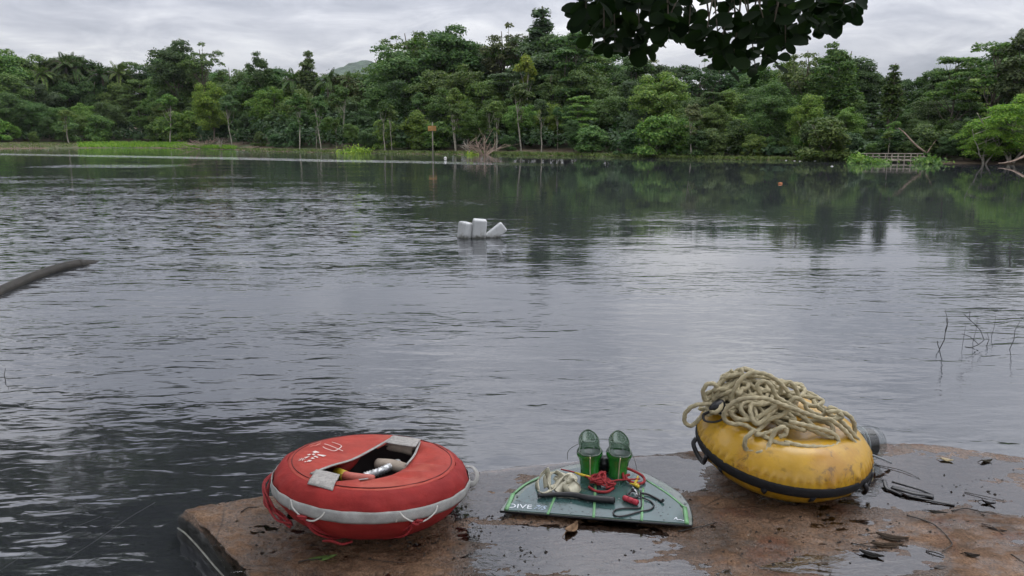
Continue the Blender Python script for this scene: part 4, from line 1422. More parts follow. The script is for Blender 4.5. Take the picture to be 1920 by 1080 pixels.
MB().tube(wpts([(1200, 924, .008), (1215, 927, .005), (1230, 934, .004), (1242, 941, .004)]) - yt, .0045, 7, smooth_n=5).build('tail', black_rubber, ytr)
MB().lathe([(0, -.007), (.005, -.005), (.007, 0), (.005, .005), (0, .007)], 10, center=px(1243, 938, TZ + .009) - yt).build('bead', black_rubber, ytr)
# wire hoop
wh = px(1133, 880, TZ)
whr = MB().tube(np.array([pxd(a, b, 3.33) for a, b in [(1064, 862), (1066, 845), (1085, 832), (1110, 824), (1136, 824), (1160, 830), (1178, 842), (1190, 862), (1196, 894)]]) - wh, .0014, 5, smooth_n=6).build('wire_hoop', material('thin wire', (.12, .13, .11), .4, metal=.5), None)
whr.location = wh
tag(whr, 'thin wire hoop arching around the two foot pockets', 'wire')
# red float
rf = px(1182, 938, TZ)
rfr = thing_at('red_float', rf, 'small ribbed red cylinder lying beside the lanyard', 'float')
p0, p1 = px(1169, 933, TZ + .012) - rf, px(1196, 943, TZ + .012) - rf
fm = material('red foam', (.40, .03, .05), .55, .12, 40)
for k in range(3):
    a_, b_ = p0 + (p1 - p0) * (k / 3 + .01), p0 + (p1 - p0) * ((k + 1) / 3 - .01)
    MB().tube([a_, a_ + (b_ - a_) * .12, a_ + (b_ - a_) * .88, b_], [.0105, .0122, .0122, .0105], 14).build('segment', fm, rfr)

# ------------------------------------------------------------------ yellow buoy
YC = np.array([1.225, 3.285, 0.0])
yb = empty('yellow_buoy', YC + np.array([0, 0, .040]), (R(8.0), R(3.4), 0))
tag(yb, 'round yellow inflatable dive buoy with black band under the rope', 'buoy', 'dive buoys on the ledge')


def yellow_material():
    m = material('yellow tarpaulin', (0.49, 0.275, 0.012), 0.36, .12, 5, .0012, 35, .5, second=(0.42, 0.205, 0.010), sscale=4, coat=.25)
    t = m.node_tree
    b = t.nodes['Principled BSDF']
    tcx = t.nodes.new('ShaderNodeTexCoord')
    o = tcx.outputs['Object']
    src = b.inputs['Base Color'].links[0].from_socket
    st = mth(t, 'MULTIPLY', smooth(t, noise(t, o, 18, 6, .75, .6), .52, .64), smooth(t, noise(t, o, 4, 3, .5), .44, .6))
    c = mixc(t, mth(t, 'MULTIPLY', st, .75), src, (.10, .055, .018))
    L(t, c, b.inputs['Base Color'])
    return m


yel = yellow_material()
yprof = [(0.0, .012), (.17, .004), (.235, .004), (.292, .022), (.335, .055), (.362, .088), (.377, .112), (.381, .128), (.380, .146), (.370, .178), (.347, .212), (.312, .242), (.27, .260), (.22, .264), (.17, .252), (.12, .22), (.06, .205), (0, .20)]
yprof = [tuple(p) for p in crs(np.array([(a, b, 0) for a, b in yprof]), 4)[:, :2]]


def pucker(V):
    a = np.arctan2(V[:, 1], V[:, 0])
    w = np.exp(-((np.abs(V[:, 2] - .125) - .036) / .022) ** 2) * (np.hypot(V[:, 0], V[:, 1]) > .25)
    k = .0075 * np.sin(a * 62 + 6 * vnoise(a * 7 + 20, V[:, 2] * 4)) * w * (.35 + vnoise(a * 9 + 50, V[:, 2] * 3)) + .005 * (fbm(a * 3 + 30, V[:, 2] * 12, 2) - .5)
    V[:, 0] += np.cos(a) * k; V[:, 1] += np.sin(a) * k
    return V


MB().lathe(yprof, 240, fn=pucker).build('tube_body', yel, yb)
_yz = [p[1] for p in yprof if p[0] > .3 and True]
_yo = sorted([(p[1], p[0]) for p in yprof[:len(yprof) * 11 // 17] if p[0] > .25])


def yrim(adeg, z, off=.006):
    r = float(np.interp(z, [q[0] for q in _yo], [q[1] for q in _yo])) + off
    return np.array([r * math.cos(R(adeg)), r * math.sin(R(adeg)), z])


yband = MB().lathe([(yrim(0, z, .005)[0], z) for z in np.linspace(.100, .150, 6)], 140).build('band', black_web, yb)
sd = yband.modifiers.new('thickness', 'SOLIDIFY'); sd.thickness = .003
MB().lathe([(yrim(0, z, .0012)[0], z) for z in (.170, .171, .172)], 140).build('seam', material('yellow seam', (.40, .2, .01), .5), yb)
for a0 in (186, -38, 70):
    hp = [yrim(a0 - 9, .125, .004), yrim(a0 - 8, .098, .028), yrim(a0 - 3, .062, .038), yrim(a0 + 4, .056, .036), yrim(a0 + 9, .078, .028), yrim(a0 + 11, .118, .006)]
    MB().tube(hp, .0125, 9, smooth_n=5, flat=.75).build('handle', black_rubber, yb)
for a0 in (-118, -88, -150):
    P = [yrim(a0, .105, .006), yrim(a0, .085, .009), yrim(a0, .062, .004)]
    MB().tube(P, [.013, .011, .003], 8, flat=.35).build('strap_tab', black_web, yb)
pl = pxd(1345, 762, 3.26) - yb.location[:]
Mi = np.array(yb.rotation_euler.to_matrix()).T
def ylocal(a, b, Y):
    return Mi @ (pxd(a, b, Y) - np.array(yb.location))
MB().tube([ylocal(1330, 768, 3.26), ylocal(1340, 764, 3.26), ylocal(1352, 760, 3.27), ylocal(1368, 757, 3.28)], [.008, .024, .030, .012], 12, smooth_n=4).build('valve', black_rubber, yb)
MB().tube([ylocal(1318, 778, 3.24), ylocal(1322, 789, 3.21), ylocal(1342, 791, 3.20), ylocal(1356, 784, 3.2), ylocal(1350, 774, 3.22), ylocal(1332, 772, 3.25), ylocal(1318, 778, 3.24)], .0065, 7, smooth_n=5, flat=.5).build('valve_strap', black_web, yb)

# ------------------------------------------------------------------ rope heap on the yellow buoy
def rope_material():
    m = material('pale braided rope', (0.46, 0.40, 0.255), 0.7, .15, 12, 0, 10, .3, second=(.33, .285, .18), sscale=7)
    t = m.node_tree
    b = t.nodes['Principled BSDF']
    g = t.nodes.new('ShaderNodeNewGeometry')
    bn = t.nodes.new('ShaderNodeBump'); bn.inputs['Distance'].default_value = .0018
    L(t, noise(t, g.outputs['Position'], 330, 2, .6), bn.inputs['Height'])
    L(t, bn.outputs[0], b.inputs['Normal'])
    return m


rope_m = rope_material()
RR = .0094
rbase = np.array([1.17, 3.33, .27])
rope = thing_at('rope', rbase, 'heap of thick pale rope tangled on top of the yellow buoy', 'rope')


def hb(x, y):
    r = math.hypot(x - YC[0], y - YC[1])
    return float(np.interp(r, [0, .1, .2, .27, .33, .385], [.262, .282, .305, .300, .260, .20])) - .078 * (x - YC[0]) + .13 * (y - YC[1])


def mound(x, y):
    return .148 * math.exp(-((x - 1.06) / .17) ** 2 - ((y - 3.36) / .20) ** 2) + .105 * math.exp(-((x - 1.30) / .19) ** 2 - ((y - 3.34) / .17) ** 2)


rr5 = np.random.RandomState(23)
pts = []
K = 58
for k in range(K):
    f = k / (K - 1)
    cxr, cyr = (1.05, 3.34) if rr5.rand() < .55 else (1.30, 3.32)
    cxr += rr5.normal() * .085 * (1.15 - .6 * f); cyr += rr5.normal() * .085 * (1.1 - .5 * f)
    rx, ry, ph = rr5.uniform(.05, .135) * (1.1 - .35 * f), rr5.uniform(.025, .085), rr5.uniform(0, 6.28)
    a0, sg = rr5.uniform(0, 6.28), rr5.choice([-1, 1])
    tl = rr5.normal() * .22
    for j in range(rr5.randint(4, 8)):
        a_ = a0 + sg * j * .85
        ex, ey = rx * math.cos(a_), ry * math.sin(a_)
        x, y = cxr + ex * math.cos(ph) - ey * math.sin(ph), cyr + ex * math.sin(ph) + ey * math.cos(ph)
        r = math.hypot(x - YC[0], y - YC[1])
        if r > .33:
            x, y = YC[0] + (x - YC[0]) * .33 / r, YC[1] + (y - YC[1]) * .33 / r
        pts.append((x, y, hb(x, y) + RR + mound(x, y) * f * .95 + tl * ex * f + .008 * rr5.rand()))
P = crs(np.array(pts), 6)
P[:, 2] = np.maximum(P[:, 2], [hb(a, b) + RR * .9 for a, b in P[:, :2]])
strand_rope(P - rbase, RR).build('heap', rope_m, rope)
for nm, Y, lst in [
    ('loop', 3.03, [(1418, 806), (1402, 818), (1396, 832), (1404, 847), (1424, 850), (1438, 842), (1447, 822), (1456, 806), (1470, 800), (1474, 812), (1460, 822)]),
    ('loop', 3.12, [(1480, 835), (1450, 828), (1400, 800), (1372, 795), (1358, 784), (1362, 768), (1386, 752), (1430, 748), (1462, 758), (1500, 772), (1545, 786), (1578, 782), (1574, 772)]),
    ('loop', 3.28, [(1345, 760), (1320, 758), (1298, 764), (1284, 778), (1286, 792), (1298, 797), (1310, 788), (1330, 768), (1352, 752), (1372, 738)]),
    ('loop', 3.30, [(1322, 752), (1318, 736), (1326, 722), (1340, 720), (1346, 734), (1338, 748), (1360, 732), (1384, 712), (1392, 708)]),
    ('loop', 3.24, [(1374, 756), (1376, 736), (1390, 712), (1412, 699), (1440, 702), (1462, 718), (1480, 736)]),
    ('loop', 3.26, [(1462, 740), (1466, 724), (1480, 718), (1492, 728), (1500, 748), (1520, 762)]),
    ('loop', 3.20, [(1475, 760), (1490, 748), (1508, 752), (1514, 768), (1540, 778), (1556, 764), (1568, 770), (1575, 782)]),
    ('loop', 3.08, [(1480, 790), (1520, 800), (1560, 812), (1572, 830), (1555, 839), (1510, 838), (1470, 830)]),
    ('loop', 3.14, [(1365, 770), (1380, 782), (1412, 786), (1436, 772), (1460, 760), (1476, 764), (1466, 778), (1440, 788), (1420, 800)]),
    ('loop', 3.16, [(1428, 742), (1420, 724), (1432, 716), (1446, 722), (1456, 742), (1480, 758), (1510, 776)]),
    ('hanging_run', 3.17, [(1548, 772), (1572, 772), (1592, 780), (1602, 798), (1602, 832)]),
    ('hanging_run', 3.10, [(1556, 786), (1582, 806), (1606, 834), (1622, 862), (1628, 886), (1622, 906)]),
    ('hanging_run', 3.13, [(1566, 780), (1594, 806), (1618, 838), (1633, 866), (1632, 902)]),
]:
    Q = []
    for a, b in lst:
        d_r = ray(a, b); hit = pxd(a, b, Y)
        for yy in np.arange(2.85, Y, .004) if nm == 'loop' else ():
            q_ = pxd(a, b, yy)
            if math.hypot(q_[0] - YC[0], q_[1] - YC[1]) < .385 and q_[2] < hb(q_[0], q_[1]) + RR:
                hit = q_
                break
        Q.append(hit)
    Q = np.array(Q)
    Q[:, 2] += rr5.normal(size=len(Q)) * .003
    Q = crs(Q, 6)
    if nm == 'loop':
        for q in Q:
            rq = math.hypot(q[0] - YC[0], q[1] - YC[1])
            if rq < .37:
                q[2] = max(q[2], hb(q[0], q[1]) + RR * .8)
    strand_rope(Q - rbase, RR).build(nm, rope_m, rope)

# ------------------------------------------------------------------ clear jar behind the yellow buoy
jb = np.array([1.70, 3.47, 0.0])
jar = tag(empty('plastic_jar', jb, (0, 0, R(8))), 'clear ribbed plastic jar with dark inside lying behind the yellow buoy', 'jar')
def xlathe(prof, name, m, seg=36):
    mbx = MB().lathe(prof, seg)
    v = np.concatenate(mbx.v)
    mbx.v = [np.stack([v[:, 2], v[:, 1], v[:, 0] * 1.0 + .088], 1)]
    return mbx.build(name, m, jar)
clear = clear_material((.78, .80, .80), .2, .02)
xlathe([(0.0, -.13), (.06, -.13), (.078, -.118), (.082, -.09), (.082, .045), (.076, .075), (.060, .092), (.0, .098)], 'shell', clear)
grey_pl = material('pale ribbed plastic', (.22, .25, .26), .3, .1, 20)
for k in range(7):
    x0 = -.115 + k * .017
    xlathe([(.079, x0), (.0850, x0 + .004), (.0850, x0 + .007), (.079, x0 + .011)], 'ring', grey_pl)
xlathe([(0, -.06), (.066, -.06), (.070, -.05), (.070, .045), (.066, .052), (0, .052)], 'dark_core', material('dark core', (.012, .011, .010), .4))
MB().tube([(-.02, -.095, .075), (.05, -.092, .045), (.10, -.088, .02)], .009, 9, flat=.6).build('grip', material('grey grip', (.20, .21, .22), .4), jar)

# ------------------------------------------------------------------ floating white jugs
jug_m = material('white jug plastic', (0.46, 0.47, 0.47), 0.4, .08, 4, .002, 5, .4, second=(.30, .29, .24), sscale=5, slo=.54, shi=.75)
_t = jug_m.node_tree
_g = _t.nodes.new('ShaderNodeNewGeometry'); _s = _t.nodes.new('ShaderNodeSeparateXYZ'); L(_t, _g.outputs['Position'], _s.inputs[0])
_b = _t.nodes['Principled BSDF']
_zz = mth(_t, 'ADD', mth(_t, 'SUBTRACT', _s.outputs[2], WZ), mth(_t, 'MULTIPLY', noise(_t, _g.outputs['Position'], 9, 4, .6), -.14))
_c = mixc(_t, smooth(_t, _zz, -.07, .0, .92, 0.0), _b.inputs['Base Color'].links[0].from_socket, (.045, .045, .03))
_c = mixc(_t, mth(_t, 'MULTIPLY', smooth(_t, noise(_t, mapping(_t, _g.outputs['Position'], (22, 22, 2)), 1, 4, .7), .56, .68), .5), _c, (.13, .13, .11))
L(_t, _c, _b.inputs['Base Color'])
def jug(xp, yp, size, rot, z, label):
    bm = bmesh.new()
    bmesh.ops.create_cube(bm, size=1)
    bmesh.ops.scale(bm, vec=size, verts=bm.verts)
    bmesh.ops.bevel(bm, geom=bm.edges[:] + bm.verts[:], offset=min(size) * .22, segments=4, profile=.6, affect='EDGES')
    me = bpy.data.meshes.new('body'); bm.to_mesh(me); bm.free()
    p = px(xp, yp, WZ)
    root = tag(empty('water_jug', p, rot), label, 'jug', 'white jugs floating on the lake')
    o = link('body', me, jug_m, root); o.location = (0, 0, z)
    h = size[2]
    # neck, cap and moulded handle at the drowned end
    c = MB().tube([(size[0] * .22, 0, -h / 2 + .005), (size[0] * .22, 0, -h / 2 - .03)], .024, 14).build('neck', jug_m, root); c.location = (0, 0, z)
    c = MB().tube([(size[0] * .22, 0, -h / 2 - .022), (size[0] * .22, 0, -h / 2 - .045)], .029, 14).build('cap', black_rubber, root); c.location = (0, 0, z)
    c = MB().tube([(-size[0] * .3, 0, -h / 2 + .01), (-size[0] * .3, 0, -h / 2 - .035), (size[0] * .02, 0, -h / 2 - .035), (size[0] * .05, 0, -h / 2 + .01)], .011, 8, smooth_n=4).build('handle', jug_m, root); c.location = (0, 0, z)
    c = MB().box((0, 0, 0), (size[0] * .012, size[1] * 1.012, h * .55)).build('moulded_groove', material('groove', (.30, .30, .28), .6), root); c.location = (size[0] * .12, 0, z)
    return root
jug(871, 446, (.24, .17, .40), (R(-6), R(4), R(-52)), .065, 'white plastic jug showing its narrow edge, beside the upright one')
jug(897, 446, (.23, .18, .46), (R(4), R(5), R(8)), .085, 'tallest white plastic jug standing upright in the middle')
jug(918, 445, (.17, .16, .44), (R(3), R(52), R(10)), .09, 'white plastic jug leaning over low beside the upright one')

# ------------------------------------------------------------------ half-sunken pipe
pm_ = material('weathered black pipe', (0.050, 0.045, 0.038), 0.6, .25, 4, .002, 30, .4, second=(.075, .064, .05), sscale=2)
pw = [px(a, b, WZ) + np.array([0, 0, h]) for a, b, h in [(-160, 640, .0), (-80, 585, .0), (0, 549, .012), (60, 524, .022), (110, 507, .026), (150, 497, .012), (185, 489, -.055), (230, 480, -.16)]]
pr = empty('pipe', pw[2]); tag(pr, 'dark plastic pipe lying half sunk in the lake', 'pipe')
MB().tube(np.array(pw) - pw[2], .059, 18, smooth_n=8).build('pipe_body', pm_, pr)
pj = crs(np.array(pw), 8)[39:42] - pw[2]
MB().tube(pj, .064, 18).build('joint_ring', pm_, pr)

# ------------------------------------------------------------------ reeds and lines in the near water
reed_m = material('dead reed', (0.030, 0.030, 0.026), .7, .3, 30)
def reed(xp, yp, rel, r, label, extra=()):
    b0 = px(xp, yp, WZ)
    k = np.linalg.norm(b0 - np.array([0, 0, HCAM])) / FPX
    rt = tag(empty('reed_stalk', b0), label, 'reed', 'dead reeds standing in the near water')
    MB().tube([(0, 0, -.25)] + [(dx * k, .02 * i * (-1) ** i * .3, -dy * k) for i, (dx, dy) in enumerate(rel)], np.linspace(r, r * .45, len(rel) + 1), 5).build('stem', reed_m, rt)
    for ex in extra:
        MB().tube([(dx * k, .01 * i, max(-dy * k, .002)) for i, (dx, dy) in enumerate(ex)], r * .7, 5).build('leaf_blade', reed_m, rt)
reed(1761, 656, [(0, 0), (6, -18), (8, -34), (7, -48), (5, -66)], .0042, 'tallest forked dead reed by itself in the near water', [[(0, -2), (-2, -8), (-2, -14)], [(7, -30), (10, -40), (8, -52)]])
reed(1822, 652, [(0, 0), (10, -6), (20, -12), (8, -30), (-6, -46), (-14, -62)], .0038, 'bent zigzag reed folded over in the reed clump', [[(10, -6), (-4, -18), (-16, -22)], [(4, -36), (-8, -46), (-16, -54)], [(0, 0), (-6, 4), (-8, 2)]])
reed(1824, 642, [(0, 0), (2, -20), (4, -40)], .0024, 'thin upright reed crossing the bent one')
reed(1805, 645, [(0, 0), (0, -16), (3, -34)], .0022, 'short thin reed before the bent one')
reed(1850, 648, [(0, 0), (2, -10), (-1, -22)], .003, 'stubby dark reed just past the bent one', [[(0, -3), (4, -8), (0, -12)]])
reed(1859, 630, [(0, 0), (2, -16), (4, -34)], .0026, 'faint slim reed behind the stubby one', [[(2, -22), (6, -22), (9, -22)]])
reed(1893, 655, [(0, 0), (4, -16), (6, -30), (8, -46)], .0034, 'slanting reed at the outer end of the reed group')
reed(10, 712, [(0, 0), (0, -8), (1, -18)], .0035, 'single short reed stub far along the water from the others')
line_m = material('fishing line', (.03, .035, .035), .5)
for i, (lst, lab) in enumerate([([(-40, 1096), (60, 1031), (120, 998), (190, 968)], 'shorter fishing line running low over the near water'), ([(20, 1110), (75, 1078), (170, 1020), (240, 972), (291, 942)], 'longer fishing line running low over the near water')]):
    Pw = np.array([px(a, b, WZ + .04) for a, b in lst])
    o = MB().tube(Pw - Pw[0], .0011, 5, smooth_n=6).build('fishing_line', line_m, None)
    o.location = Pw[0]
    tag(o, lab, 'line', 'fishing lines')

# ------------------------------------------------------------------ things on the far shore
def far(x, back):
    d = ray(x, 256); az = math.atan2(d[0], d[1]); r = float(shore_r(az)) + back
    p = np.array([r * math.sin(az), r * math.cos(az), 0.0])
    p[2] = max(float(gz(p[0], p[1])), WZ)
    return p
def mpp(p):
    return np.linalg.norm(p) / FPX
# sign
p = far(811, -1.5); k = mpp(p)
sg = tag(empty('sign_board', p), 'small orange board on a tall thin post standing at the waterline', 'sign')
MB().tube([(0, 0, -1), (0, 0, 30 * k), (.02, 0, 58 * k)], [.07, .06, .04], 8).build('post', material('grey post', (.17, .155, .12), .8), sg)
MB().box((-.02, -.09, 47 * k), (15 * k, .04, 9 * k)).build('board', material('orange board', (.26, .135, .035), .7, .25, 3), sg, False)
# dead bushes
def dead(xp, back, w, h, n, seed, label, m, spread=1.0, cat='bush', name='dead_bush'):
    p = far(xp, back); k = mpp(p); rg = np.random.RandomState(seed)
    rt = tag(empty(name, p), label, cat)
    for i in range(n):
        a_, e_ = rg.uniform(0, 6.28), rg.uniform(.25, 1.45)
        ln = h * k * rg.uniform(.7, 1.15)
        d_ = np.array([math.cos(a_) * math.cos(e_) * w / h * spread, math.sin(a_) * math.cos(e_), math.sin(e_)])
        mid = d_ * ln * .5 + rg.normal(size=3) * .12
        tip = d_ * ln
        MB().tube([(0, 0, -.2), mid, tip], [.045, .032, .012], 5, smooth_n=3).build('branch', m, rt)
        for q in range(2):
            MB().tube([mid, mid + (tip - mid) * .5 + rg.normal(size=3) * .22, tip + rg.normal(size=3) * .4], [.022, .016, .008], 4, smooth_n=2).build('twig', m, rt)
dead(908, -.6, 56, 28, 17, 3, 'pale bare dead bush lying at the waterline', bark_dead)
dead(885, -.3, 22, 36, 5, 6, 'pale leafless sapling beside the dead bush', bark_pale)
dead(382, 1.0, 60, 14, 18, 9, 'brown brushwood pile at the end of the grass bank', bark_dead)
dead(412, .6, 30, 17, 6, 11, 'few pale sticks poking up past the brushwood pile', bark_pale)
dead(1895, 2.5, 60, 26, 4, 12, 'pale bare branches sticking out of the drooping feathery tree', bark_pale)
# leaning and fallen branches
for lst, bk, r, lab in [([(1735, 286), (1715, 270), (1697, 250), (1685, 240)], 1.2, .07, 'bare pale branch leaning over the end of the jetty'), ([(1738, 287), (1748, 272), (1756, 262)], 1.4, .05, 'short bare branch crossing the leaning one by the jetty'),
                        ([(1925, 290), (1905, 300), (1885, 305), (1872, 306)], -2.0, .07, 'pale fallen branch dipping into the water at the edge of the photo')]:
    b0 = far(lst[0][0], bk); Pq = np.array([pxd(a, b, b0[1]) for a, b in lst])
    o = MB().tube(Pq - Pq[0], np.linspace(r, r * .35, len(lst)), 6, smooth_n=4).build('bare_branch', bark_dead, None); o.location = Pq[0]
    tag(o, lab, 'branch')
# jetty
j0, j1 = far(1614, -1.0), far(1732, -1.6)
j1 = pxd(1732, 300, j0[1] - .5); j1[2] = j0[2]
jd = j1 - j0; jl = math.hypot(jd[0], jd[1]); ja = math.atan2(jd[1], jd[0])
jt = tag(empty('jetty', (j0[0], j0[1], WZ), (0, 0, ja)), 'small old wooden jetty with a post railing among the reeds', 'jetty')
jw = material('grey weathered wood', (.27, .235, .19), .85, .3, 4, .01, 12)
kk = mpp(j0)
dz = 5 * kk
np_ = 22
for i in range(np_):
    MB().box(((i + .5) * jl / np_, .45, dz), (jl / np_ * .9, 1.1, .04)).build('plank', jw, jt, False)
for i in range(11):
    x = .05 + (jl - .1) * i / 10
    MB().box((x, -.08, (dz + 10.5 * kk - .5) / 2), (.06, .06, dz + 10.5 * kk + .5)).build('post', jw, jt, False)
for z in (dz + 5 * kk, dz + 10 * kk, dz - .06):
    MB().box((jl / 2, -.13, z), (jl, .04, .055)).build('rail', jw, jt, False)
# water plants
def wplant(xp, back, w, h, n, colr, label, seed):
    p = far(xp, back); p[2] = WZ; k = mpp(p); rg = np.random.RandomState(seed)
    P = np.stack([rg.normal(size=n) * w * k / 4, rg.normal(size=n) * .5, np.abs(rg.normal(size=n)) * h * k / 2.2 + .02], 1)
    rt = tag(empty('water_plant', p), label, 'plant', 'plants at the far waterline')
    me = leaf_mesh('leaves', P, rg.normal(size=(n, 3)) * .5 + np.array([0, -.3, .7]), np.full(n, .28), rg, .5)
    o = link('leaves', me, None, rt, False); o.color = colr + (1,)
    mb2 = MB()
    for i in range(12):
        q = P[i]; mb2.tube([(q[0] * .5, q[1], -.2), q], .012, 4)
    mb2.build('stems', bark_dark, rt)
wplant(664, -.8, 56, 11, 500, (.17, .26, .03), 'yellow-green water plants floating at the far shore', 1)
wplant(885, -1.0, 18, 5, 120, (.17, .24, .03), 'small yellow-green tuft at the foot of the dead bush', 2)
wplant(1640, -1.8, 60, 8, 220, (.08, .15, .03), 'bright green reeds in front of the jetty railing', 3)
wplant(1745, -1.6, 44, 12, 300, (.075, .14, .03), 'bright green reeds at the far end of the jetty', 4)
wplant(1612, -1.6, 20, 16, 200, (.12, .21, .03), 'bright green tuft at the near end of the jetty', 5)
# floats and flotsam
wf = material('white float', (.42, .42, .39), .5)
for xp, yp, r, m, nm, lab, ct in [(835, 297, .13, wf, 'float', 'tiny white float on the far water before the sign', 'float'), (141, 275.5, .22, wf, 'float', 'white lump at the start of the grass bank waterline', 'float'),
                                  (1463, 345, .055, material('orange flotsam', (.45, .16, .05), .6), 'floating_leaf', 'orange leaf floating on the dark calm water', 'leaf')]:
    p = px(xp, yp, WZ)
    o = MB().lathe([(0, -.5 * r), (.7 * r, -.3 * r), (r, .1 * r), (.75 * r, .7 * r), (.25 * r, r), (0, 1.02 * r)] if nm == 'float' else [(0, .0), (r, .01), (r * .7, .05), (0, .06)], 14).build(nm, m, None)
    o.location = p; tag(o, lab, ct)
    if nm != 'float':
        o.scale = (1.6, .7, 1)
for i, (a, b) in enumerate([(1474, 298), (1490, 299), (1500, 299.5), (1528, 299), (1560, 309)]):
    p = px(a, b + 3, WZ)
    o = MB().lathe([(0, -.02), (.05, 0), (.035, .03), (0, .045)], 10).build('flotsam', wf, None); o.location = p; o.scale = (1.8, 1, 1)
    tag(o, ['first of the white flotsam bits under the bushes before the jetty', 'second white flotsam bit counting towards the jetty', 'third white flotsam bit, close beside the second', 'last white flotsam bit under the bushes before the jetty', 'white flotsam bit out on open water off the bushes'][i], 'flotsam', 'white flotsam bits')

# ------------------------------------------------------------------ litter on the ledge
def litter_leaf(xp, yp, ln, wd, rot, colr, curl, label, lift=.0015, dry=True):
    p = px(xp, yp, 0); p[2] = max(float(ledge_z(p[0], p[1])), 0.0) + lift
    n = 12; V, Fc = [], []
    for i in range(n + 1):
        t = i / n
        w = wd / 2 * math.sin(math.pi * min(1, t * 1.02)) ** .75 * (1.15 - .35 * t)
        z = curl * ((t - .5) ** 2 * 4) * ln * .5
        for j, sgn in enumerate((-1, -.5, 0, .5, 1)):
            V.append(((t - .5) * ln, w * sgn, z + abs(sgn) ** 1.5 * wd * curl * .55))
    for i in range(n):
        for j in range(4):
            a_ = i * 5 + j; Fc.append((a_, a_ + 5, a_ + 6, a_ + 1))
    rt = tag(empty('fallen_leaf', p, (0, 0, R(rot))), label, 'leaf', 'fallen leaves on the ledge')
    m = material('litter leaf', colr, .7, .35, 40, .002, 120, .04)
    o = MB().add(V, Fc).build('leaf_blade', m, rt)
    s2 = o.modifiers.new('thickness', 'SOLIDIFY'); s2.thickness = .0015
    MB().tube([(-ln * .5 - ln * .28, ln * .03, .0), (-ln * .5, 0, curl * ln * .5), (0, 0, .0012), (ln * .48, 0, curl * ln * .48)], [.0016, .0018, .0012, .0006], 5, smooth_n=3).build('midrib', m, rt)
for a in [
    (605, 1049, .105, .034, 18, (.11, .17, .05), .10, 'fresh green leaf lying in front of the red buoy'),
    (1072, 995, .085, .045, 55, (.20, .13, .08), .35, 'brown curled leaf standing below the middle of the monofin'),
    (1672, 1012, .115, .046, -20, (.040, .030, .022), .22, 'larger dark brown leaf in the pair on the wet concrete'),
    (1662, 1026, .120, .036, -4, (.045, .032, .022), .16, 'narrow dark leaf tucked under the larger dark leaf'),
    (1634, 1042, .085, .036, -30, (.020, .019, .018), .2, 'blackened skeleton leaf at the puddle edge'),
    (1757, 961, .075, .026, -15, (.03, .026, .022), .1, 'slim dark leaf beside the black strap'),
    (1763, 1065, .05, .026, 8, (.10, .09, .085), .05, 'small grey leaf soaking in the lowest puddle'),
    (1775, 864, .055, .034, -25, (.36, .30, .19), .25, 'pale yellow leaf on the wide far puddle'),
    (1868, 996, .07, .022, -30, (.045, .035, .03), .15, 'dark slim leaf near the edge of the photo'),
    (1822, 1046, .05, .028, -20, (.03, .024, .02), .3, 'crumpled black leaf scrap on dry concrete'),
    (1853, 945, .05, .024, -35, (.02, .018, .018), .35, 'torn black leaf scrap on the far puddle'),
    (1850, 866, .06, .026, 10, (.045, .04, .03), .3, 'dark leaf scrap at the far rim of the ledge'),
]:
    litter_leaf(*a)
twig_m = material('wet twig', (.022, .016, .012), .5, .3, 40)
for lst, r, lab in [
    ([(1700, 970), (1725, 978), (1750, 988), (1770, 1004), (1782, 1022), (1783, 1030), (1766, 1036)], .0028, 'long curved black twig arching over the dry concrete'),
    ([(1736, 1034), (1754, 1039), (1770, 1044)], .0030, 'short straight twig below the long curved one'),
    ([(1784, 961), (1810, 958), (1840, 964), (1868, 968)], .0032, 'knobbly twig past the black strap'),
    ([(1272, 999), (1300, 995), (1322, 990), (1343, 981)], .0034, 'straight dark twig beside the corner of the monofin'),
    ([(560, 1058), (580, 1056), (604, 1051)], .0030, 'dark twig touching the fresh green leaf'),
    ([(1596, 1020), (1620, 1026), (1645, 1030)], .0026, 'thin twig beside the pair of dark leaves'),
    ([(1640, 872), (1690, 884), (1724, 898)], .0020, 'straight thin twig lying in the far puddle'),
    ([(452, 962), (466, 957), (482, 952)], .0032, 'short twig near the open corner of the ledge'),
    ([(1808, 924), (1848, 933), (1884, 941)], .0018, 'fine twig across the far puddle shore'),
    ([(1840, 985), (1860, 992), (1880, 1006)], .0018, 'fine twig crossing dry concrete near the slim leaf'),
    ([(1895, 1043), (1920, 1056)], .0022, 'twig running out of the corner of the photo'),
    ([(690, 1052), (720, 1058), (760, 1056)], .0016, 'hair-thin root below the red buoy'),
]:
    Pt = np.array([px(a, b, 0) for a, b in lst]); Pt[:, 2] = np.maximum(ledge_z(Pt[:, 0], Pt[:, 1]), 0) + r * .8 + .001
    Pt[1:-1, 2] += .003
    o = MB().tube(Pt - Pt[0], np.linspace(r, r * .55, len(Pt)), 6, smooth_n=5).build('twig', twig_m, None); o.location = Pt[0]
    tag(o, lab, 'twig', 'twigs on the ledge')
# black strap
bs = px(1700, 925, .006)
bsr = tag(empty('black_strap', bs), 'tattered black rubber strap lying on the puddle edge', 'strap')
for q, r, fl in ([[(1672, 918, .01), (1690, 924, .014), (1712, 930, .014), (1735, 932, .010), (1750, 934, .006)], .016, .4], [[(1657, 908, .02), (1662, 918, .008), (1672, 922, .006), (1690, 930, .006)], .010, .5],
                 [[(1700, 932, .006), (1730, 938, .006), (1762, 944, .005), (1790, 949, .004)], .006, .6], [[(1672, 910, .016), (1700, 920, .022), (1730, 927, .016), (1750, 932, .006)], .0045, 1]):
    Pq = np.array([px(a, b, 0) + np.array([0, 0, h]) for a, b, h in q]) - bs
    MB().tube(Pq, r, 8, flat=fl, smooth_n=5).build('strap_strip', black_rubber, bsr)
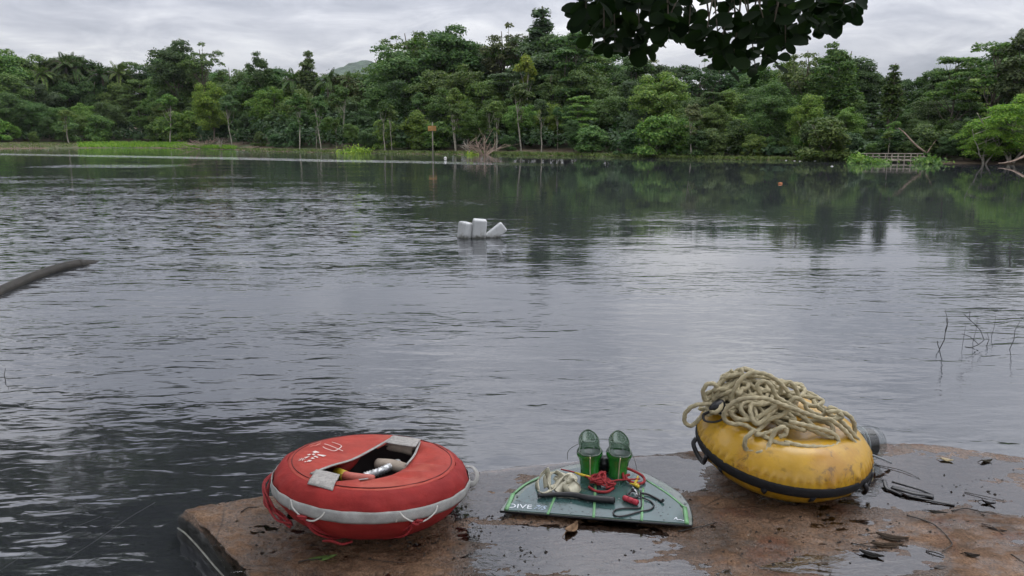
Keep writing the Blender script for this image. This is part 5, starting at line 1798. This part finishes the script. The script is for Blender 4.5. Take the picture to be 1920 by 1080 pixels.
# dirt crumbs
rg = np.random.RandomState(66)
V, Fc = [], []
spots = [(860, 965, 45, 18), (985, 1040, 40, 22), (960, 975, 60, 18), (790, 1020, 60, 15), (1350, 960, 120, 40), (560, 1010, 90, 30), (1650, 990, 160, 50), (1500, 1010, 160, 45), (700, 1030, 200, 30), (1820, 930, 60, 40), (880, 1000, 40, 20), (1250, 1030, 200, 40)]
for i in range(760):
    a, b, sx, sy = spots[rg.randint(len(spots))]
    q = px(a + rg.normal() * sx * .6, min(b + rg.normal() * sy * .6, 1110), 0)
    if q[1] > np.interp(q[0], _exx, _exy) - .03:
        continue
    q[2] = max(float(ledge_z(q[0], q[1])), -.001)
    s_ = .0022 + .0065 * rg.rand() ** 3
    n0 = len(V)
    for d_ in ((1, 0, 0), (-.6, .8, 0), (-.5, -.8, 0), (.1, .1, 1)):
        V.append(tuple(q + s_ * (np.array(d_) * [1.2, 1, .8] + rg.normal(size=3) * .25)))
    Fc += [(n0, n0 + 1, n0 + 3), (n0 + 1, n0 + 2, n0 + 3), (n0 + 2, n0, n0 + 3), (n0, n0 + 2, n0 + 1)]
tag(MB().add(V, Fc).build('dirt_crumbs', material('dirt crumbs', (.022, .016, .012), .8, .4, 50), None, False), 'dark crumbs of dirt and seed scattered on the ledge', None, None, 'stuff')

# ------------------------------------------------------------------ tree overhanging the ledge
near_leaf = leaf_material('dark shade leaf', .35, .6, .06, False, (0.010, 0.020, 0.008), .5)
canopy_leaf = leaf_material('canopy leaf', .35, .6, .1, False, (0.055, 0.075, 0.040), .35)
tb = np.array([-4.2, -3.5, 0.2])
ot = tag(empty('overhanging_tree', tb), 'dark large-leaved tree whose branch hangs into the top of the photo', 'tree')
MB().tube(np.array([(0, 0, -.8), (.1, .1, 1.2), (.2, .5, 2.8), (.5, 1.2, 4.6), (.9, 2.2, 6.0)]), [.34, .27, .23, .19, .13], 12, smooth_n=5).build('trunk', bark_dark, ot)
def limb(pts, r, name='limb'):
    return MB().tube(np.array(pts) - tb, np.linspace(r, r * .3, len(pts)), 8, smooth_n=5).build(name, bark_dark, ot)
limb([(-4.0, -3.0, 3.0), (-1.5, -.5, 4.6), (.5, 2.2, 4.6), (1.6, 4.2, 3.6), (2.2, 4.9, 2.75)], .11)
limb([(-3.9, -2.6, 3.6), (-5.0, 1.0, 5.6), (-5.8, 6.0, 6.4), (-7.0, 13.0, 7.0)], .15)
limb([(-3.6, -2.0, 5.0), (-2.8, 2.0, 6.6), (-2.8, 7.0, 7.0), (-3.4, 14.0, 7.2)], .14)
limb([(-4.0, -3.0, 3.3), (-1.0, -3.2, 5.0), (2.5, -2.5, 5.4)], .11)
limb([(1.15, 3.6, 4.05), (1.05, 4.4, 3.1), (.75, 4.5, 2.82), (.25, 4.5, 2.70)], .05)
limb([(1.5, 4.1, 3.7), (1.6, 4.5, 2.95), (2.0, 4.5, 2.76), (2.6, 4.55, 2.70)], .05)
# leaf shapes
def big_leaf(name, wid, fold, droop):
    n = 6; V, Fc = [], []
    for i in range(n + 1):
        t = i / n
        w = wid * math.sin(math.pi * (t * .93 + .035)) ** .6 * (.55 + .55 * t) / 2
        for sgn in (-1, 0, 1):
            V.append((w * sgn, t, -droop * t * t + abs(sgn) * w * fold))
    for i in range(n):
        for j in range(2):
            a_ = i * 3 + j; Fc.append((a_, a_ + 1, a_ + 4, a_ + 3))
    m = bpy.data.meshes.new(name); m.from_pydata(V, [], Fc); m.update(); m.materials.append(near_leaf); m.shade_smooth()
    return m
LEAFS = [big_leaf('leaf', .78, .18, .12), big_leaf('leaf', .70, .10, .25), big_leaf('leaf', .86, .28, .05)]
tl = random.Random(9)
BOTX = [1078, 1100, 1130, 1166, 1200, 1240, 1262, 1285, 1310, 1325, 1356, 1390, 1422, 1450, 1475, 1498, 1520, 1573, 1592, 1615]
BOTY = [25, 70, 100, 116, 112, 98, 76, 66, 82, 110, 148, 150, 160, 140, 108, 92, 74, 62, 34, 12]
def bot(x):
    return float(np.interp(x, BOTX, BOTY))
tips = []
for k in range(900):
    a = tl.uniform(1092, 1602); b = tl.uniform(-20, 1) + tl.uniform(.1, .97) * (bot(a) - 4)
    if any(((a - u) / w) ** 2 + ((b - v) / h) ** 2 < 1 for u, v, w, h in [(1302, 14, 24, 18), (1342, 26, 30, 24), (1402, 12, 22, 22), (1290, 92, 26, 22)]):
        continue
    if all(math.hypot(a - c, b - d) > 21 for c, d in tips):
        tips.append((a, b))
    if len(tips) == 58:
        break
cnt = 0
for i, (a, b) in enumerate(tips):
    Y = 4.5 + tl.uniform(-.45, .55)
    tip = pxd(a, b, Y)
    st = pxd(a + tl.uniform(-40, 60), -150 + tl.uniform(-18, 18), 4.5 + (Y - 4.5) * .25)
    mid = (tip * .55 + st * .45) + np.array([tl.uniform(-.05, .05), tl.uniform(-.05, .05), .03])
    tw = np.array([st, mid, tip])
    MB().tube(tw - tb, [.010, .006, .003], 5, smooth_n=4).build('twig', bark_dark, ot)
    path = crs(tw, 8)
    for q in range(5):
        base = path[-1 - (q % 3)]
        ang_ = tl.uniform(0, 6.28)
        dirv = Vector((math.cos(ang_), math.sin(ang_) * .8, tl.uniform(-.9, .35))).normalized()
        nv = Vector((tl.uniform(-.5, .5), -1 + tl.uniform(-.2, .9), tl.uniform(-.3, .9)))
        xv = dirv.cross(nv).normalized(); zv = xv.cross(dirv).normalized()
        M = Matrix((xv, dirv, zv)).transposed().to_4x4()
        ls = tl.uniform(.06, .135)
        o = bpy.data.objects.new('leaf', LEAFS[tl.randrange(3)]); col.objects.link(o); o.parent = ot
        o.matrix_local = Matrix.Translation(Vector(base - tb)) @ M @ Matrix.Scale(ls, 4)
        cnt += 1
# inner leaves of the same hanging spray, past the limit for single parts
LV, LF, ln0 = [], [], 0
lv_ = [np.array([v.co[:] for v in m.vertices]) for m in LEAFS]; lf_ = [tuple(p.vertices) for p in LEAFS[0].polygons]
for i in range(560):
    a = tl.uniform(1086, 1604); b = tl.uniform(-60, 1) if tl.random() < .3 else tl.uniform(0, .9) * bot(a)
    if b > bot(a) - 14 or any(((a - u) / w) ** 2 + ((b - v) / h) ** 2 < 1 for u, v, w, h in [(1302, 14, 30, 24), (1342, 26, 36, 30), (1402, 12, 26, 26), (1290, 92, 30, 26), (1500, 40, 12, 10), (1210, 46, 10, 8)]):
        continue
    base = pxd(a, b, 4.6 + tl.uniform(-.5, .7))
    ang_ = tl.uniform(0, 6.28)
    dirv = Vector((math.cos(ang_), math.sin(ang_) * .8, tl.uniform(-.9, .4))).normalized()
    nv = Vector((tl.uniform(-.5, .5), -1 + tl.uniform(-.2, .9), tl.uniform(-.3, .9)))
    xv = dirv.cross(nv).normalized(); zv = xv.cross(dirv).normalized()
    M3 = np.array([xv, dirv, zv]).T
    LV.append(lv_[tl.randrange(3)] @ M3.T * tl.uniform(.06, .115) + base - tb)
    LF += [tuple(q + ln0 for q in f) for f in lf_]; ln0 += len(lv_[0])
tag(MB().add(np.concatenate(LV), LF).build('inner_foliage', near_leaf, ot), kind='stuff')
# the rest of its crown, over and behind the viewer, casts the shade on the ledge and darkens the near water
rg = np.random.RandomState(12)
cl_ = []
for _ in range(7000):
    x, y = rg.uniform(-20, 6), rg.uniform(-8, 23)
    r = math.hypot(x, y); az = math.degrees(math.atan2(x, y))
    z = 4.3 + 3.2 * fbm(x * .35 + 9, y * .35 + 4, 3) + rg.uniform(0, 2.0)
    if y > 3.0:
        z = HCAM + .7 + r * math.tan(R(11.2)) + 1.2 * vnoise(x * .5, y * .5) + rg.uniform(0, 1.4) + max(0, 9 - r) * .22
    if y > 0 and (z - .5 - HCAM) / max(r, .1) < math.tan(R(10.6)):
        continue
    if y > 3.6 and az > 3 - (r - 5) * .6 + 5 * (vnoise(y * .8, x * .3) - .5) * 2:
        continue
    if r > 24 or vnoise(x * .6 + 31, y * .6 + 11) < .24 + .24 * (y > 4):
        continue
    cl_.append((np.array([x, y, z]) - tb, .5, .3, 14))
P, Nn, S = fill_clumps(rg, cl_, .22, 1.0, .9)
fm_ = leaf_mesh('foliage', P, Nn, S, rg, .7); fm_.materials.clear(); fm_.materials.append(canopy_leaf)
fo_ = link('foliage', fm_, None, ot, False); tag(fo_, kind='stuff')
# a second big tree on the near bank beside the ledge: above and outside the photo, seen in it only as the dark reflection
tb2 = np.array([-21.5, 11.0, 0.0]); tb2[2] = float(gz(tb2[0], tb2[1]))
bt2 = tag(empty('bank_tree', tb2), 'wide-spreading bank tree that shows only as a dark reflection in the near water', 'tree')
MB().tube(np.array([(0, 0, -.8), (.6, .4, 3), (2.0, 1.4, 6.5), (5.0, 4.0, 9.5)]), [.6, .5, .4, .25], 12, smooth_n=5).build('trunk', bark_dark, bt2)
for e in ((-9, 24, 9.2), (-6, 19, 8.6), (-13, 28, 9.6), (-16, 16, 8.8)):
    P2 = np.array([(-20.5, 12, 5.5), ((-20.5 + e[0]) / 2, (12 + e[1]) / 2, 8.8), e]) - tb2
    MB().tube(P2, [.25, .16, .05], 8, smooth_n=5).build('limb', bark_dark, bt2)
cl2 = []
for _ in range(3900):
    az2, r2 = R(rg.uniform(-56, -6)), rg.uniform(13, 34)
    x, y = r2 * math.sin(az2), r2 * math.cos(az2)
    if math.degrees(az2) > 1 - (r2 - 5) * .55 + 5 * (vnoise(y * .5, x * .3) - .5) * 2 or vnoise(x * .4 + 3, y * .4 + 8) < .54:
        continue
    z = HCAM + 1.0 + r2 * math.tan(R(11.0)) + 1.2 * vnoise(x * .4, y * .4) + rg.uniform(0, 1.8)
    cl2.append((np.array([x, y, z]) - tb2, .75, .42, 13))
P, Nn, S = fill_clumps(rg, cl2, .34, 1.0, .9)
fm2 = leaf_mesh('foliage', P, Nn, S, rg, .7); fm2.materials.clear(); fm2.materials.append(canopy_leaf)
tag(link('foliage', fm2, None, bt2, False), kind='stuff')
print('leaves', cnt, 'crown', len(P), 'trees', len(TREES))

# ------------------------------------------------------------------ haze
hz = bpy.data.materials.new('haze air')
hz.use_nodes = True
ht_ = hz.node_tree
ht_.nodes.remove(ht_.nodes['Principled BSDF'])
pv = ht_.nodes.new('ShaderNodeVolumePrincipled')
pv.inputs['Color'].default_value = (.86, .90, .96, 1)
pv.inputs['Density'].default_value = 0.00008
L(ht_, pv.outputs[0], ht_.nodes['Material Output'].inputs['Volume'])
ho = MB().box((0, 0, 80), (9600, 9600, 190)).build('haze', hz, None, False)
tag(ho, 'thin damp air over the lake', None, None, 'stuff')
